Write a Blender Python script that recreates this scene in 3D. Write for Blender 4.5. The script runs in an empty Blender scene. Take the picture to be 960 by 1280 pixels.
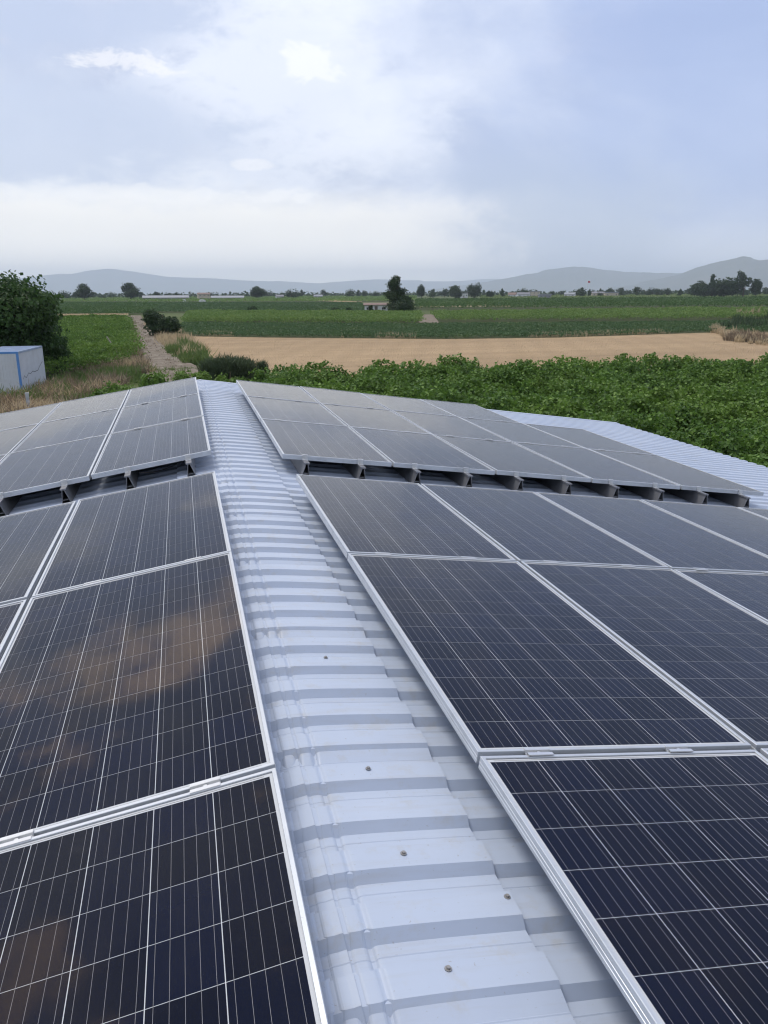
import bpy, math, random
import numpy as np
from mathutils import Matrix, Vector

rng = np.random.default_rng(7)
random.seed(7)
scene = bpy.context.scene
COL = scene.collection

# ------------------------------------------------------------------ camera (solved from the panel grid)
FPX, PITCH, YAW, ROLL = 982.6, 0.2717, 0.2451, -0.0060
CAM = np.array([-0.1795, 0.0, 1.3394])
_R = np.array([math.cos(YAW), -math.sin(YAW), 0.0])
_FH = np.array([math.sin(YAW), math.cos(YAW), 0.0])
_U = np.array([0.0, 0.0, 1.0])
_F = math.cos(PITCH) * _FH - math.sin(PITCH) * _U
_D = -(math.sin(PITCH) * _FH + math.cos(PITCH) * _U)
_c, _s = math.cos(ROLL), math.sin(ROLL)
_R2 = _c * _R - _s * _D
_D2 = _s * _R + _c * _D
cam_data = bpy.data.cameras.new('camera')
cam = bpy.data.objects.new('camera', cam_data)
COL.objects.link(cam)
M = Matrix(((_R2[0], -_D2[0], -_F[0], CAM[0]), (_R2[1], -_D2[1], -_F[1], CAM[1]),
            (_R2[2], -_D2[2], -_F[2], CAM[2]), (0, 0, 0, 1)))
cam.matrix_world = M
cam_data.sensor_fit = 'VERTICAL'
cam_data.sensor_height = 24.0
cam_data.lens = FPX / 1280.0 * 24.0
cam_data.clip_start = 0.05
cam_data.clip_end = 90000.0
scene.camera = cam

SUN_EL, SUN_AZ = math.radians(62.0), math.radians(-38.0)     # azimuth from +Y towards +X

# ------------------------------------------------------------------ world
world = bpy.data.worlds.new('World')
scene.world = world
world.use_nodes = True
wt = world.node_tree
wt.nodes.clear()


class N:
    """small helper to write node maths"""
    def __init__(self, tree):
        self.t = tree

    def new(self, kind, **kw):
        n = self.t.nodes.new(kind)
        for k, v in kw.items():
            setattr(n, k, v)
        return n

    def link(self, a, b):
        self.t.links.new(a, b)

    def put(self, sock, v):
        if isinstance(v, bpy.types.NodeSocket):
            self.t.links.new(v, sock)
        else:
            sock.default_value = v

    def m(self, op, a, b=None, c=None, clamp=False):
        n = self.new('ShaderNodeMath', operation=op, use_clamp=clamp)
        self.put(n.inputs[0], a)
        if b is not None:
            self.put(n.inputs[1], b)
        if c is not None:
            self.put(n.inputs[2], c)
        return n.outputs[0]

    def ss(self, v, lo, hi):
        n = self.new('ShaderNodeMapRange', interpolation_type='SMOOTHSTEP')
        self.put(n.inputs['Value'], v)
        self.put(n.inputs['From Min'], lo)
        self.put(n.inputs['From Max'], hi)
        return n.outputs['Result']

    def rng(self, v, lo, hi, a, b):
        n = self.new('ShaderNodeMapRange')
        self.put(n.inputs['Value'], v)
        n.inputs['From Min'].default_value = lo
        n.inputs['From Max'].default_value = hi
        n.inputs['To Min'].default_value = a
        n.inputs['To Max'].default_value = b
        return n.outputs['Result']

    def mix(self, fac, a, b, blend='MIX'):
        n = self.new('ShaderNodeMix', data_type='RGBA', blend_type=blend)
        self.put(n.inputs[0], fac)
        for sock, v in ((n.inputs[6], a), (n.inputs[7], b)):
            if isinstance(v, bpy.types.NodeSocket):
                self.t.links.new(v, sock)
            else:
                sock.default_value = (v[0], v[1], v[2], 1.0)
        return n.outputs[2]

    def noise(self, vec, scale, detail=4.0, rough=0.55, dist=0.0):
        n = self.new('ShaderNodeTexNoise')
        if vec is not None:
            self.link(vec, n.inputs['Vector'])
        n.inputs['Scale'].default_value = scale
        n.inputs['Detail'].default_value = detail
        n.inputs['Roughness'].default_value = rough
        n.inputs['Distortion'].default_value = dist
        return n.outputs['Fac']


w = N(wt)
tc = w.new('ShaderNodeTexCoord')
sep = w.new('ShaderNodeSeparateXYZ')
w.link(tc.outputs['Generated'], sep.inputs[0])
dx, dy, dz = sep.outputs
DEG = 180.0 / math.pi
az = w.m('MULTIPLY', w.m('ARCTAN2', dx, dy), DEG)
el = w.m('MULTIPLY', w.m('ARCSINE', dz), DEG)
# cloud deck coordinates: flattened so that clouds stretch sideways near the horizon
cv = w.new('ShaderNodeCombineXYZ')
w.link(dx, cv.inputs[0]); w.link(dy, cv.inputs[1]); w.link(w.m('MULTIPLY', dz, 2.0), cv.inputs[2])
n1 = w.noise(cv.outputs[0], 3.1, 7, 0.55, 0.3)
n2 = w.noise(cv.outputs[0], 9.0, 6, 0.6, 0.4)
mp = w.new('ShaderNodeMapping'); mp.inputs['Location'].default_value = (4.2, 1.7, 8.8)
w.link(cv.outputs[0], mp.inputs[0])
n3 = w.noise(mp.outputs[0], 4.4, 6, 0.6, 0.2)
n5 = w.noise(cv.outputs[0], 24.0, 7, 0.62, 0.3)
# vertical rain streaks
sv = w.new('ShaderNodeCombineXYZ')
w.link(dx, sv.inputs[0]); w.link(dy, sv.inputs[1]); w.link(w.m('MULTIPLY', dz, 0.12), sv.inputs[2])
n4 = w.noise(sv.outputs[0], 14.0, 3, 0.5, 0.0)
PALE = (0.76, 0.79, 0.86)
GREY = (0.42, 0.48, 0.64)
WARM = (2.05, 1.58, 1.16)
RAIN = (0.315, 0.40, 0.635)
LOW = (1.01, 0.975, 0.91)
col = w.mix(w.m('MULTIPLY', w.ss(n1, 0.36, 0.60), 0.9), PALE, GREY)
# warm sunlit cloud edges scattered through the deck
warm_m = w.m('MULTIPLY', w.ss(n3, 0.54, 0.65), 0.85)
warm_m = w.m('MULTIPLY', warm_m, w.ss(el, 12.0, 26.0))
col = w.mix(warm_m, col, WARM)


def blob(a0, e0, ra, re_, k=1.1):
    a = w.m('DIVIDE', w.m('SUBTRACT', az, a0), ra)
    e = w.m('DIVIDE', w.m('SUBTRACT', el, e0), re_)
    d = w.m('SQRT', w.m('ADD', w.m('MULTIPLY', a, a), w.m('MULTIPLY', e, e)))
    d = w.m('ADD', d, w.m('MULTIPLY', w.m('SUBTRACT', w.m('ADD', w.m('MULTIPLY', n2, 0.45), w.m('MULTIPLY', n5, 0.55)), 0.5), k * 2.0))
    return w.ss(d, 1.35, 0.55)


# bright gap between the clouds ahead, then the two grey masses to its left
col = w.mix(w.m('MULTIPLY', blob(7.5, 13.5, 10.0, 7.5, 1.6), 0.75), col, (0.80, 0.83, 0.91))
b1 = blob(-8.5, 17.2, 12.5, 3.6, 1.3)
col = w.mix(w.m('MULTIPLY', b1, 0.9), col, (0.45, 0.517, 0.68))
m_b2 = w.m('MULTIPLY', blob(-9.5, 9.6, 15.0, 3.3, 1.3), w.ss(w.m('ADD', el, w.m('MULTIPLY', w.m('SUBTRACT', n5, 0.5), 1.4)), 5.6, 6.6))
col = w.mix(w.m('MULTIPLY', m_b2, 0.85), col, (0.49, 0.553, 0.70))
# sunlit rims
col = w.mix(w.m('MULTIPLY', blob(-2.4, 13.8, 3.2, 0.6, 4.2), 0.5), col, (0.95, 0.92, 0.90))
col = w.mix(w.m('MULTIPLY', blob(9.2, 14.0, 1.6, 1.0, 4.5), 0.45), col, (0.96, 0.95, 0.96))
col = w.mix(w.m('MULTIPLY', blob(5.2, 8.2, 0.9, 0.35, 4.0), 0.45), col, (0.95, 0.93, 0.92))
# pale clear band under the cloud base
band = w.m('SUBTRACT', 1.0, w.ss(w.m('ADD', el, w.m('MULTIPLY', w.m('SUBTRACT', n5, 0.5), -2.2)), 4.9, 7.3))
col = w.mix(w.m('MULTIPLY', band, 0.86), col, w.mix(w.ss(el, 0.3, 5.0), (1.55, 1.46, 1.31), LOW))
col = w.mix(w.m('MULTIPLY', blob(-0.5, 6.2, 8.5, 0.5, 3.4), 0.5), col, (0.98, 0.96, 0.93))
# rain shaft and storm cloud: begins ahead-right and goes on round to the right
az_n = w.m('ADD', az, w.m('MULTIPLY', w.m('SUBTRACT', n2, 0.5), 14.0))
az_n = w.m('ADD', az_n, w.m('MULTIPLY', w.m('SUBTRACT', n4, 0.5), 5.0))
az_n = w.m('ADD', az_n, w.m('MULTIPLY', w.m('SUBTRACT', el, 9.0), 0.30))
storm = w.m('MULTIPLY', w.ss(az_n, 9.0, 34.0), w.m('SUBTRACT', 1.0, w.ss(az, 80.0, 130.0)))
storm = w.m('MULTIPLY', storm, w.m('SUBTRACT', 1.0, w.ss(el, 28.0, 55.0)))
col = w.mix(w.m('MULTIPLY', storm, 0.95), col, w.mix(w.ss(n1, 0.35, 0.65), (0.375, 0.46, 0.69), RAIN))
lowr = w.m('MULTIPLY', w.m('SUBTRACT', 1.0, w.ss(w.m('ADD', el, w.m('MULTIPLY', w.m('SUBTRACT', n2, 0.5), 3.0)), 1.8, 6.0)), w.ss(az, 24.0, 36.0))
col = w.mix(w.m('MULTIPLY', lowr, 0.75), col, (0.86, 0.89, 0.94))
shaft = w.m('MULTIPLY', w.ss(az_n, 17.0, 22.0), w.m('SUBTRACT', 1.0, w.ss(az_n, 27.0, 36.0)))
shaft = w.m('MULTIPLY', shaft, w.m('SUBTRACT', 1.0, w.ss(el, 5.0, 11.0)))
col = w.mix(w.m('MULTIPLY', shaft, 0.7), col, (0.44, 0.51, 0.64))
sky = w.new('ShaderNodeTexSky', sky_type='NISHITA')
sky.sun_disc = False
sky.sun_elevation = SUN_EL
sky.sun_rotation = SUN_AZ
sky.air_density = 1.0
sky.dust_density = 2.0
col10 = w.mix(1.0, col, (10.0, 10.0, 10.0), 'MULTIPLY')
cover = w.m('SUBTRACT', 0.92, w.m('MULTIPLY', w.ss(w.m('ABSOLUTE', az), 60.0, 120.0), 0.22))   # clearer, bluer sky behind the viewer
skymix = w.mix(cover, sky.outputs[0], col10)
bg = w.new('ShaderNodeBackground')
bg.inputs['Strength'].default_value = 0.10
w.link(skymix, bg.inputs['Color'])
wo = w.new('ShaderNodeOutputWorld')
w.link(bg.outputs[0], wo.inputs[0])
world.cycles.sampling_method = 'MANUAL'
world.cycles.sample_map_resolution = 512

sun_d = bpy.data.lights.new('sun', 'SUN')
sun_d.energy = 1.5
sun_d.angle = math.radians(16)
sun_d.color = (1.0, 0.95, 0.88)
sun = bpy.data.objects.new('sun', sun_d)
COL.objects.link(sun)
sd = Vector((math.sin(SUN_AZ) * math.cos(SUN_EL), math.cos(SUN_AZ) * math.cos(SUN_EL), math.sin(SUN_EL)))
sun.rotation_euler = sd.to_track_quat('Z', 'Y').to_euler()
sun.location = (0, 0, 30)

vs = scene.view_settings
vs.view_transform = 'Standard'
vs.look = 'None'
vs.exposure = 0.48
vs.gamma = 1.0
vs.use_curve_mapping = False
scene.render.engine = 'CYCLES'
scene.cycles.max_bounces = 6
scene.cycles.diffuse_bounces = 3
scene.cycles.glossy_bounces = 3
scene.cycles.transparent_max_bounces = 12
scene.cycles.volume_bounces = 1
scene.cycles.use_denoising = True
scene.cycles.filter_width = 1.2

# ------------------------------------------------------------------ pixel -> place (960 x 1280 photo pixels)
GZ = CAM[2] - 6.2            # level of the fields below the camera


def ray(u, v):
    return _F + _R2 * (u - 480.0) / FPX + _D2 * (v - 640.0) / FPX


def G(u, v, hz=0.0):
    """the point where the sight line meets the level hz above the fields"""
    r = ray(u, v)
    t = (GZ + hz - CAM[2]) / r[2]
    p = CAM + t * r
    return np.array([p[0], p[1]])


def at_dist(u, dist):
    r = ray(u, 366.0)
    k = dist / math.hypot(r[0], r[1])
    return np.array([CAM[0] + r[0] * k, CAM[1] + r[1] * k])


def mpp(dist):
    return dist / FPX


# ------------------------------------------------------------------ object helpers
def tag(o, label=None, cat=None, group=None, kind=None):
    if label:
        o['label'] = label
    if cat:
        o['category'] = cat
    if group:
        o['group'] = group
    if kind:
        o['kind'] = kind
    return o


def link(name, me, mats=None, parent=None, loc=None, rot=None):
    o = bpy.data.objects.new(name, me)
    COL.objects.link(o)
    if mats is not None and me is not None and len(me.materials) == 0:
        for m_ in (mats if isinstance(mats, (list, tuple)) else [mats]):
            me.materials.append(m_)
    if parent is not None:
        o.parent = parent
    if loc is not None:
        o.location = tuple(float(x) for x in loc)
    if rot is not None:
        o.rotation_euler = rot
    return o


def empty(name, loc=(0, 0, 0), rot=(0, 0, 0)):
    o = bpy.data.objects.new(name, None)
    o.empty_display_size = 0.2
    COL.objects.link(o)
    o.location = tuple(float(x) for x in loc)
    o.rotation_euler = rot
    return o


def mesh_np(name, verts, quads, smooth=False, mat_idx=None):
    """mesh from an (n,3) array and an (m,4) array of quads"""
    me = bpy.data.meshes.new(name)
    verts = np.ascontiguousarray(verts, dtype=np.float32)
    quads = np.ascontiguousarray(quads, dtype=np.int32)
    me.vertices.add(len(verts))
    me.vertices.foreach_set('co', verts.ravel())
    k = quads.shape[1]
    me.loops.add(quads.size)
    me.loops.foreach_set('vertex_index', quads.ravel())
    me.polygons.add(len(quads))
    me.polygons.foreach_set('loop_start', np.arange(0, quads.size, k, dtype=np.int32))
    if mat_idx is not None:
        me.polygons.foreach_set('material_index', np.asarray(mat_idx, dtype=np.int32))
    me.polygons.foreach_set('use_smooth', np.full(len(quads), smooth, dtype=bool))
    me.update(calc_edges=True)
    me.validate()
    return me


class MB:
    """collects boxes and prisms into one mesh"""
    def __init__(self):
        self.v, self.f, self.mi = [], [], []

    def add(self, vs_, fs_, mi=0):
        b = len(self.v)
        self.v += [tuple(map(float, q)) for q in vs_]
        self.f += [tuple(i + b for i in f_) for f_ in fs_]
        self.mi += [mi] * len(fs_)

    def box(self, x0, x1, y0, y1, z0, z1, mi=0, R=None, T=(0, 0, 0)):
        vs_ = [(x, y, z) for z in (z0, z1) for y in (y0, y1) for x in (x0, x1)]
        if R is not None:
            vs_ = [tuple(np.array(R) @ np.array(q) + np.array(T)) for q in vs_]
        self.add(vs_, [(0, 2, 3, 1), (4, 5, 7, 6), (0, 1, 5, 4), (2, 6, 7, 3), (0, 4, 6, 2), (1, 3, 7, 5)], mi)

    def tube(self, pts, rad, seg=8, mi=0, cap=True):
        pts = [np.array(q, float) for q in pts]
        rad = rad if isinstance(rad, (list, tuple)) else [rad] * len(pts)
        rings = []
        for i, q in enumerate(pts):
            d = pts[min(i + 1, len(pts) - 1)] - pts[max(i - 1, 0)]
            d = d / (np.linalg.norm(d) + 1e-9)
            a = np.array([1, 0, 0.0]) if abs(d[0]) < 0.8 else np.array([0, 1, 0.0])
            e1 = np.cross(d, a); e1 /= np.linalg.norm(e1)
            e2 = np.cross(d, e1)
            rings.append([q + rad[i] * (math.cos(2 * math.pi * k / seg) * e1 + math.sin(2 * math.pi * k / seg) * e2) for k in range(seg)])
        vs_ = [q for r_ in rings for q in r_]
        fs_ = []
        for i in range(len(pts) - 1):
            for k in range(seg):
                k2 = (k + 1) % seg
                fs_.append((i * seg + k, i * seg + k2, (i + 1) * seg + k2, (i + 1) * seg + k))
        if cap:
            fs_.append(tuple(range(seg))[::-1])
            fs_.append(tuple((len(pts) - 1) * seg + k for k in range(seg)))
        self.add(vs_, fs_, mi)

    def prism(self, poly, axis0, axis1, ext, org=(0, 0, 0), mi=0):
        """closed polygon in the plane (axis0, axis1), extruded by ext"""
        a0, a1, e, o = map(lambda q: np.array(q, float), (axis0, axis1, ext, org))
        n = len(poly)
        A = [o + a0 * x + a1 * y for x, y in poly]
        B = [q + e for q in A]
        fs_ = [tuple(range(n))[::-1], tuple(range(n, 2 * n))]
        for i in range(n):
            j = (i + 1) % n
            fs_.append((i, j, n + j, n + i))
        self.add(A + B, fs_, mi)

    def mesh(self, name, smooth=False):
        me = bpy.data.meshes.new(name)
        me.from_pydata(self.v, [], self.f)
        me.polygons.foreach_set('material_index', np.array(self.mi, dtype=np.int32))
        me.polygons.foreach_set('use_smooth', np.full(len(self.f), smooth, dtype=bool))
        me.update()
        return me


# ------------------------------------------------------------------ materials
def material(name):
    m_ = bpy.data.materials.new(name)
    m_.use_nodes = True
    t = m_.node_tree
    t.nodes.clear()
    n = N(t)
    out = n.new('ShaderNodeOutputMaterial')
    return m_, n, out


def principled(n, base, rough=0.6, spec=0.5, metal=0.0):
    b = n.new('ShaderNodeBsdfPrincipled')
    n.put(b.inputs['Base Color'], base if isinstance(base, bpy.types.NodeSocket) else (base[0], base[1], base[2], 1.0))
    n.put(b.inputs['Roughness'], rough)
    n.put(b.inputs['Specular IOR Level'], spec)
    n.put(b.inputs['Metallic'], metal)
    return b


def objco(n):
    return n.new('ShaderNodeTexCoord').outputs['Object']


def worldpos(n):
    return n.new('ShaderNodeNewGeometry').outputs['Position']


def bump(n, b, h, strength=0.3, dist=0.01):
    k = n.new('ShaderNodeBump')
    k.inputs['Strength'].default_value = strength
    k.inputs['Distance'].default_value = dist
    n.link(h, k.inputs['Height'])
    n.link(k.outputs[0], b.inputs['Normal'])


def plain(name, base, rough=0.6, spec=0.4, metal=0.0, var=0.25, scale=3.0, bump_s=0.0, dirt=None, dirt_amt=0.4):
    m_, n, out = material(name)
    co = worldpos(n)
    f = n.noise(co, scale, 5, 0.6)
    c = n.mix(n.rng(f, 0.3, 0.7, 0, 1), [x * (1 - var) for x in base], [min(1, x * (1 + var)) for x in base])
    if dirt is not None:
        f2 = n.noise(co, scale * 0.37, 6, 0.65)
        c = n.mix(n.m('MULTIPLY', n.ss(f2, 0.5, 0.7), dirt_amt), c, dirt)
    b = principled(n, c, rough, spec, metal)
    if bump_s:
        bump(n, b, n.noise(co, scale * 6, 4, 0.6), bump_s)
    n.link(b.outputs[0], out.inputs[0])
    return m_


def roof_paint():
    m_, n, out = material('painted_roof_sheet')
    co = worldpos(n)
    f = n.noise(co, 1.4, 5, 0.6)
    c = n.mix(n.rng(f, 0.3, 0.7, 0, 1), (0.395, 0.457, 0.568), (0.45, 0.512, 0.62))
    # thin dirt: runs down the slope, collects as specks
    mp_ = n.new('ShaderNodeMapping'); mp_.inputs['Scale'].default_value = (0.8, 9.0, 1.0)
    n.link(co, mp_.inputs[0])
    f2 = n.noise(mp_.outputs[0], 3.0, 6, 0.7)
    c = n.mix(n.m('MULTIPLY', n.ss(f2, 0.48, 0.74), 0.36), c, (0.37, 0.38, 0.40))
    f3 = n.noise(co, 70.0, 3, 0.7)
    c = n.mix(n.m('MULTIPLY', n.ss(f3, 0.66, 0.75), 0.55), c, (0.24, 0.21, 0.18))
    f4 = n.noise(co, 9.0, 6, 0.7)
    c = n.mix(n.m('MULTIPLY', n.ss(f4, 0.52, 0.70), 0.42), c, (0.40, 0.40, 0.39))
    b = principled(n, c, n.rng(f2, 0.3, 0.7, 0.38, 0.55), 0.45)
    bump(n, b, n.noise(co, 7.0, 3, 0.5), 0.12, 0.01)
    n.link(b.outputs[0], out.inputs[0])
    return m_


def aluminium(name, base=(0.54, 0.57, 0.61), rough=0.42, metal=0.55, grime=0.55):
    m_, n, out = material(name)
    co = worldpos(n)
    f = n.noise(co, 6.0, 5, 0.65)
    c = n.mix(n.m('MULTIPLY', n.ss(f, 0.45, 0.75), grime), base, [x * 0.72 for x in base])
    f2 = n.noise(co, 110.0, 2, 0.6)
    c = n.mix(n.m('MULTIPLY', n.ss(f2, 0.66, 0.78), grime), c, (0.3, 0.27, 0.24))
    b = principled(n, c, n.rng(f, 0.3, 0.7, rough - 0.06, rough + 0.1), 0.5, metal)
    n.link(b.outputs[0], out.inputs[0])
    return m_


def pv_glass(name, dust):
    """clear pane bonded to the cells (they carry its gloss), with a thin film of dust and dried drops on top"""
    m_, n, out = material(name)
    co = worldpos(n)
    f = n.noise(co, 2.2, 6, 0.65)
    f2 = n.noise(co, 38.0, 4, 0.7)
    f4 = n.noise(co, 7.0, 3, 0.5)
    tr = n.new('ShaderNodeBsdfTransparent')
    df = n.new('ShaderNodeBsdfDiffuse'); df.inputs['Color'].default_value = (0.42, 0.40, 0.38, 1)
    film = n.m('ADD', n.m('MULTIPLY', n.ss(f, 0.35, 0.75), dust), dust * 0.5)
    film = n.m('ADD', film, n.m('MULTIPLY', n.ss(f2, 0.78, 0.84), 0.03))
    film = n.m('ADD', film, n.m('MULTIPLY', n.ss(f4, 0.66, 0.76), 0.02))
    mx2 = n.new('ShaderNodeMixShader')
    n.link(film, mx2.inputs[0]); n.link(tr.outputs[0], mx2.inputs[1]); n.link(df.outputs[0], mx2.inputs[2])
    n.link(mx2.outputs[0], out.inputs[0])
    return m_


def glazed(n, b, co):
    """the cover glass over a bonded layer: low-reflection coat, steep at grazing angles"""
    b.inputs['Coat Weight'].default_value = 1.0
    b.inputs['Coat IOR'].default_value = 1.245
    n.put(b.inputs['Coat Roughness'], n.rng(n.noise(co, 2.2, 6, 0.65), 0.3, 0.7, 0.02, 0.055))
    k = n.new('ShaderNodeBump'); k.inputs['Strength'].default_value = 0.05; k.inputs['Distance'].default_value = 0.02
    n.link(n.noise(co, 1.6, 2, 0.4), k.inputs['Height'])
    n.link(k.outputs[0], b.inputs['Coat Normal'])


def glazed_plain(name, base, metal=0.0):
    m_, n, out = material(name)
    co = worldpos(n)
    f = n.noise(co, 3.0, 4, 0.6)
    b = principled(n, n.mix(f, [x * 0.92 for x in base], [x * 1.06 for x in base]), 0.6, 0.0, metal)
    glazed(n, b, co)
    n.link(b.outputs[0], out.inputs[0])
    return m_


def pv_cell():
    """multicrystalline cells: dark blue, a little different from cell to cell"""
    m_, n, out = material('silicon_cell')
    oi = n.new('ShaderNodeObjectInfo')
    rp = n.new('ShaderNodeNewGeometry').outputs['Random Per Island']
    co = worldpos(n)
    v = n.new('ShaderNodeTexVoronoi'); v.inputs['Scale'].default_value = 90.0
    n.link(co, v.inputs['Vector'])
    sepc = n.new('ShaderNodeSeparateColor')
    n.link(v.outputs['Color'], sepc.inputs[0])
    r = n.m('FRACT', n.m('ADD', rp, oi.outputs['Random']))
    f = n.m('ADD', n.m('MULTIPLY', r, 0.94), n.m('MULTIPLY', sepc.outputs[0], 0.06))
    c = n.mix(f, (0.0011, 0.0024, 0.0095), (0.0018, 0.0042, 0.0180))
    b = principled(n, c, 0.5, 0.0)
    glazed(n, b, co)
    n.link(b.outputs[0], out.inputs[0])
    return m_


def leaf_mat(name, dark, light, trans=0.35, tip=None, rough=0.55):
    m_, n, out = material(name)
    rp = n.new('ShaderNodeNewGeometry').outputs['Random Per Island']
    co = worldpos(n)
    f = n.noise(co, 0.55, 4, 0.6)
    fac = n.m('ADD', n.m('MULTIPLY', rp, 0.6), n.m('MULTIPLY', n.rng(f, 0.3, 0.7, 0, 1), 0.4))
    c = n.mix(fac, dark, light)
    big = n.noise(co, 0.16, 3, 0.5)
    c = n.mix(n.m('MULTIPLY', n.ss(big, 0.45, 0.65), 0.35), c, (light[0] * 1.35, light[1] * 1.12, light[2] * 1.0))
    if tip is not None:
        c = n.mix(n.m('MULTIPLY', n.ss(rp, 0.86, 0.97), 0.6), c, tip)
    b = principled(n, c, rough, 0.25)
    t = n.new('ShaderNodeBsdfTranslucent')
    n.link(n.mix(0.5, c, [min(1, x * 1.7) for x in light]), t.inputs['Color'])
    mx = n.new('ShaderNodeMixShader')
    mx.inputs[0].default_value = trans
    n.link(b.outputs[0], mx.inputs[1]); n.link(t.outputs[0], mx.inputs[2])
    n.link(mx.outputs[0], out.inputs[0])
    return m_


def soil_mat(name, c1, c2, c3=None, scale=0.12, fine=2.0, bump_s=0.4, stripe=None):
    m_, n, out = material(name)
    co = worldpos(n)
    if stripe is not None:       # drawn out along the rows
        mp0 = n.new('ShaderNodeMapping'); mp0.inputs['Scale'].default_value = (0.35, 3.2, 1.0); mp0.inputs['Rotation'].default_value = (0, 0, 0.12)
        n.link(co, mp0.inputs[0])
        f = n.noise(mp0.outputs[0], scale, 7, 0.7)
    else:
        f = n.noise(co, scale, 6, 0.65)
    c = n.mix(n.rng(f, 0.3, 0.7, 0, 1), c1, c2)
    g = n.noise(co, fine, 5, 0.7)
    if c3 is not None:
        c = n.mix(n.m('MULTIPLY', n.ss(g, 0.5, 0.72), 0.7), c, c3)
    if stripe is not None:
        wv = n.new('ShaderNodeTexWave')
        mp_ = n.new('ShaderNodeMapping'); mp_.inputs['Rotation'].default_value = (0, 0, stripe[0])
        n.link(co, mp_.inputs[0]); n.link(mp_.outputs[0], wv.inputs['Vector'])
        wv.inputs['Scale'].default_value = stripe[1]; wv.inputs['Distortion'].default_value = 1.2
        wv.inputs['Detail'].default_value = 3
        c = n.mix(n.m('MULTIPLY', wv.outputs['Fac'], stripe[2]), c, [x * 0.72 for x in c1])
    b = principled(n, c, 0.95, 0.1)
    bump(n, b, g, bump_s, 0.08)
    n.link(b.outputs[0], out.inputs[0])
    return m_


MAT = {}
MAT['roof'] = roof_paint()
MAT['frame'] = aluminium('anodised_frame')
MAT['rail'] = aluminium('galvanised_rail', (0.21, 0.215, 0.23), 0.5, 0.6, 0.5)
MAT['clamp'] = aluminium('bright_clamp', (0.66, 0.67, 0.68), 0.34, 0.7, 0.25)
MAT['glass'] = pv_glass('cover_glass', 0.003)
MAT['glass_pale'] = pv_glass('pale_cover_glass', 0.035)  # denser pale film, makes the field-end panels lighter and greyer
MAT['cell'] = pv_cell()
MAT['back'] = glazed_plain('white_backsheet', (0.52, 0.54, 0.56))
MAT['ribbon'] = glazed_plain('tinned_ribbon', (0.25, 0.25, 0.26))
MAT['screw'] = aluminium('weathered_screw', (0.34, 0.33, 0.32), 0.5, 0.7, 0.6)
MAT['cable'] = plain('black_cable', (0.015, 0.015, 0.016), 0.5)
MAT['wallpaint'] = plain('shed_wall', (0.5, 0.52, 0.55), 0.6, var=0.08, dirt=(0.3, 0.28, 0.25))

# ------------------------------------------------------------------ the roof we stand on
SR, SL = 0.1362, 0.1557            # slopes
XR, XL, ZL = 0.5931, 0.0002, 0.0606  # inner panel edges
Y0, GAP = 5.9122, 0.8246
W, L = 1.012, 1.976                # panel pitch across and along
OFF = 0.17                          # panel top above the rib tops
TF = 0.0069
PX, PY = 0.992, 1.956               # panel size


def slope_pt(side, lat, y, up=0.0):
    """point at distance lat down the slope from the inner panel edge, up above the panel plane"""
    if side > 0:
        return np.array([XR + lat * math.cos(SR) + up * math.sin(SR), y, -lat * math.sin(SR) + up * math.cos(SR)])
    return np.array([XL - lat * math.cos(SL) - up * math.sin(SL), y, ZL - lat * math.sin(SL) + up * math.cos(SL)])


def slope_rot(side, tilt=0.0):
    return (tilt, SR if side > 0 else -SL, 0.0)


# rib profile along Y (one period 0.20 m): front face, top, back face, pan with a crease
RIB_H = 0.027
PROF = [(0.0, 0.0), (0.023, RIB_H), (0.106, RIB_H), (0.128, 0.0), (0.160, 0.0), (0.163, 0.0016), (0.166, 0.0)]
RIB_PHASE = 1.26                   # foot of one front face


def prof_points(ya, yb):
    k0 = math.floor((ya - RIB_PHASE) / 0.2) - 1
    pts = []
    k = k0
    while RIB_PHASE + k * 0.2 < yb + 0.2:
        for a, z in PROF:
            pts.append((RIB_PHASE + k * 0.2 + a, z - RIB_H))
        k += 1
    return [q for q in pts if ya <= q[0] <= yb]


ROOF_Y0, ROOF_Y1 = -7.0, 14.2


def sheet_mesh(name, side, lat0, lat1, nl):
    pts = prof_points(ROOF_Y0, ROOF_Y1)
    lats = np.linspace(lat0, lat1, nl)
    V, Q = [], []
    for (y, z) in pts:
        for la in lats:
            V.append(slope_pt(side, la, y, z - OFF))
    for i in range(len(pts) - 1):
        for j in range(nl - 1):
            a = i * nl + j
            q = (a, a + 1, a + nl + 1, a + nl)
            Q.append(q if side < 0 else q[::-1])
    V = np.array(V)
    # thickness: a second skin below
    n0 = len(V)
    V2 = V.copy(); V2[:, 2] -= 0.0012
    Q = np.array(Q)
    Q2 = Q[:, ::-1] + n0
    # close the eave edge
    E = []
    for i in range(len(pts) - 1):
        a = i * nl + nl - 1
        E.append((a, a + nl, a + nl + n0, a + n0))
    return mesh_np(name, np.vstack([V, V2]), np.vstack([Q, Q2, np.array(E)]))


shed = empty('farm_shed', (0.08, 4.0, GZ))
tag(shed, 'farm shed with pale ribbed metal gable roof carrying the solar panels', 'building')


def keep(o, parent):
    """parent without moving"""
    o.parent = parent
    o.matrix_parent_inverse = Matrix.Translation(parent.location).inverted() if parent.rotation_euler[:] == (0.0, 0.0, 0.0) else parent.matrix_world.inverted()
    return o


LAT_R0 = -(XR - 0.10) / math.cos(SR)
o = keep(link('roof_slope', sheet_mesh('roof_slope', 1, LAT_R0, 7.75, 6), MAT['roof']), shed)
o['label'] = 'pale ribbed roof slope on the vineyard side'
LAT_L0 = -(0.06) / math.cos(SL)
o = keep(link('roof_slope', sheet_mesh('roof_slope', -1, LAT_L0, 7.9, 6), MAT['roof']), shed)
o['label'] = 'pale ribbed roof slope on the container side'

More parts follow.
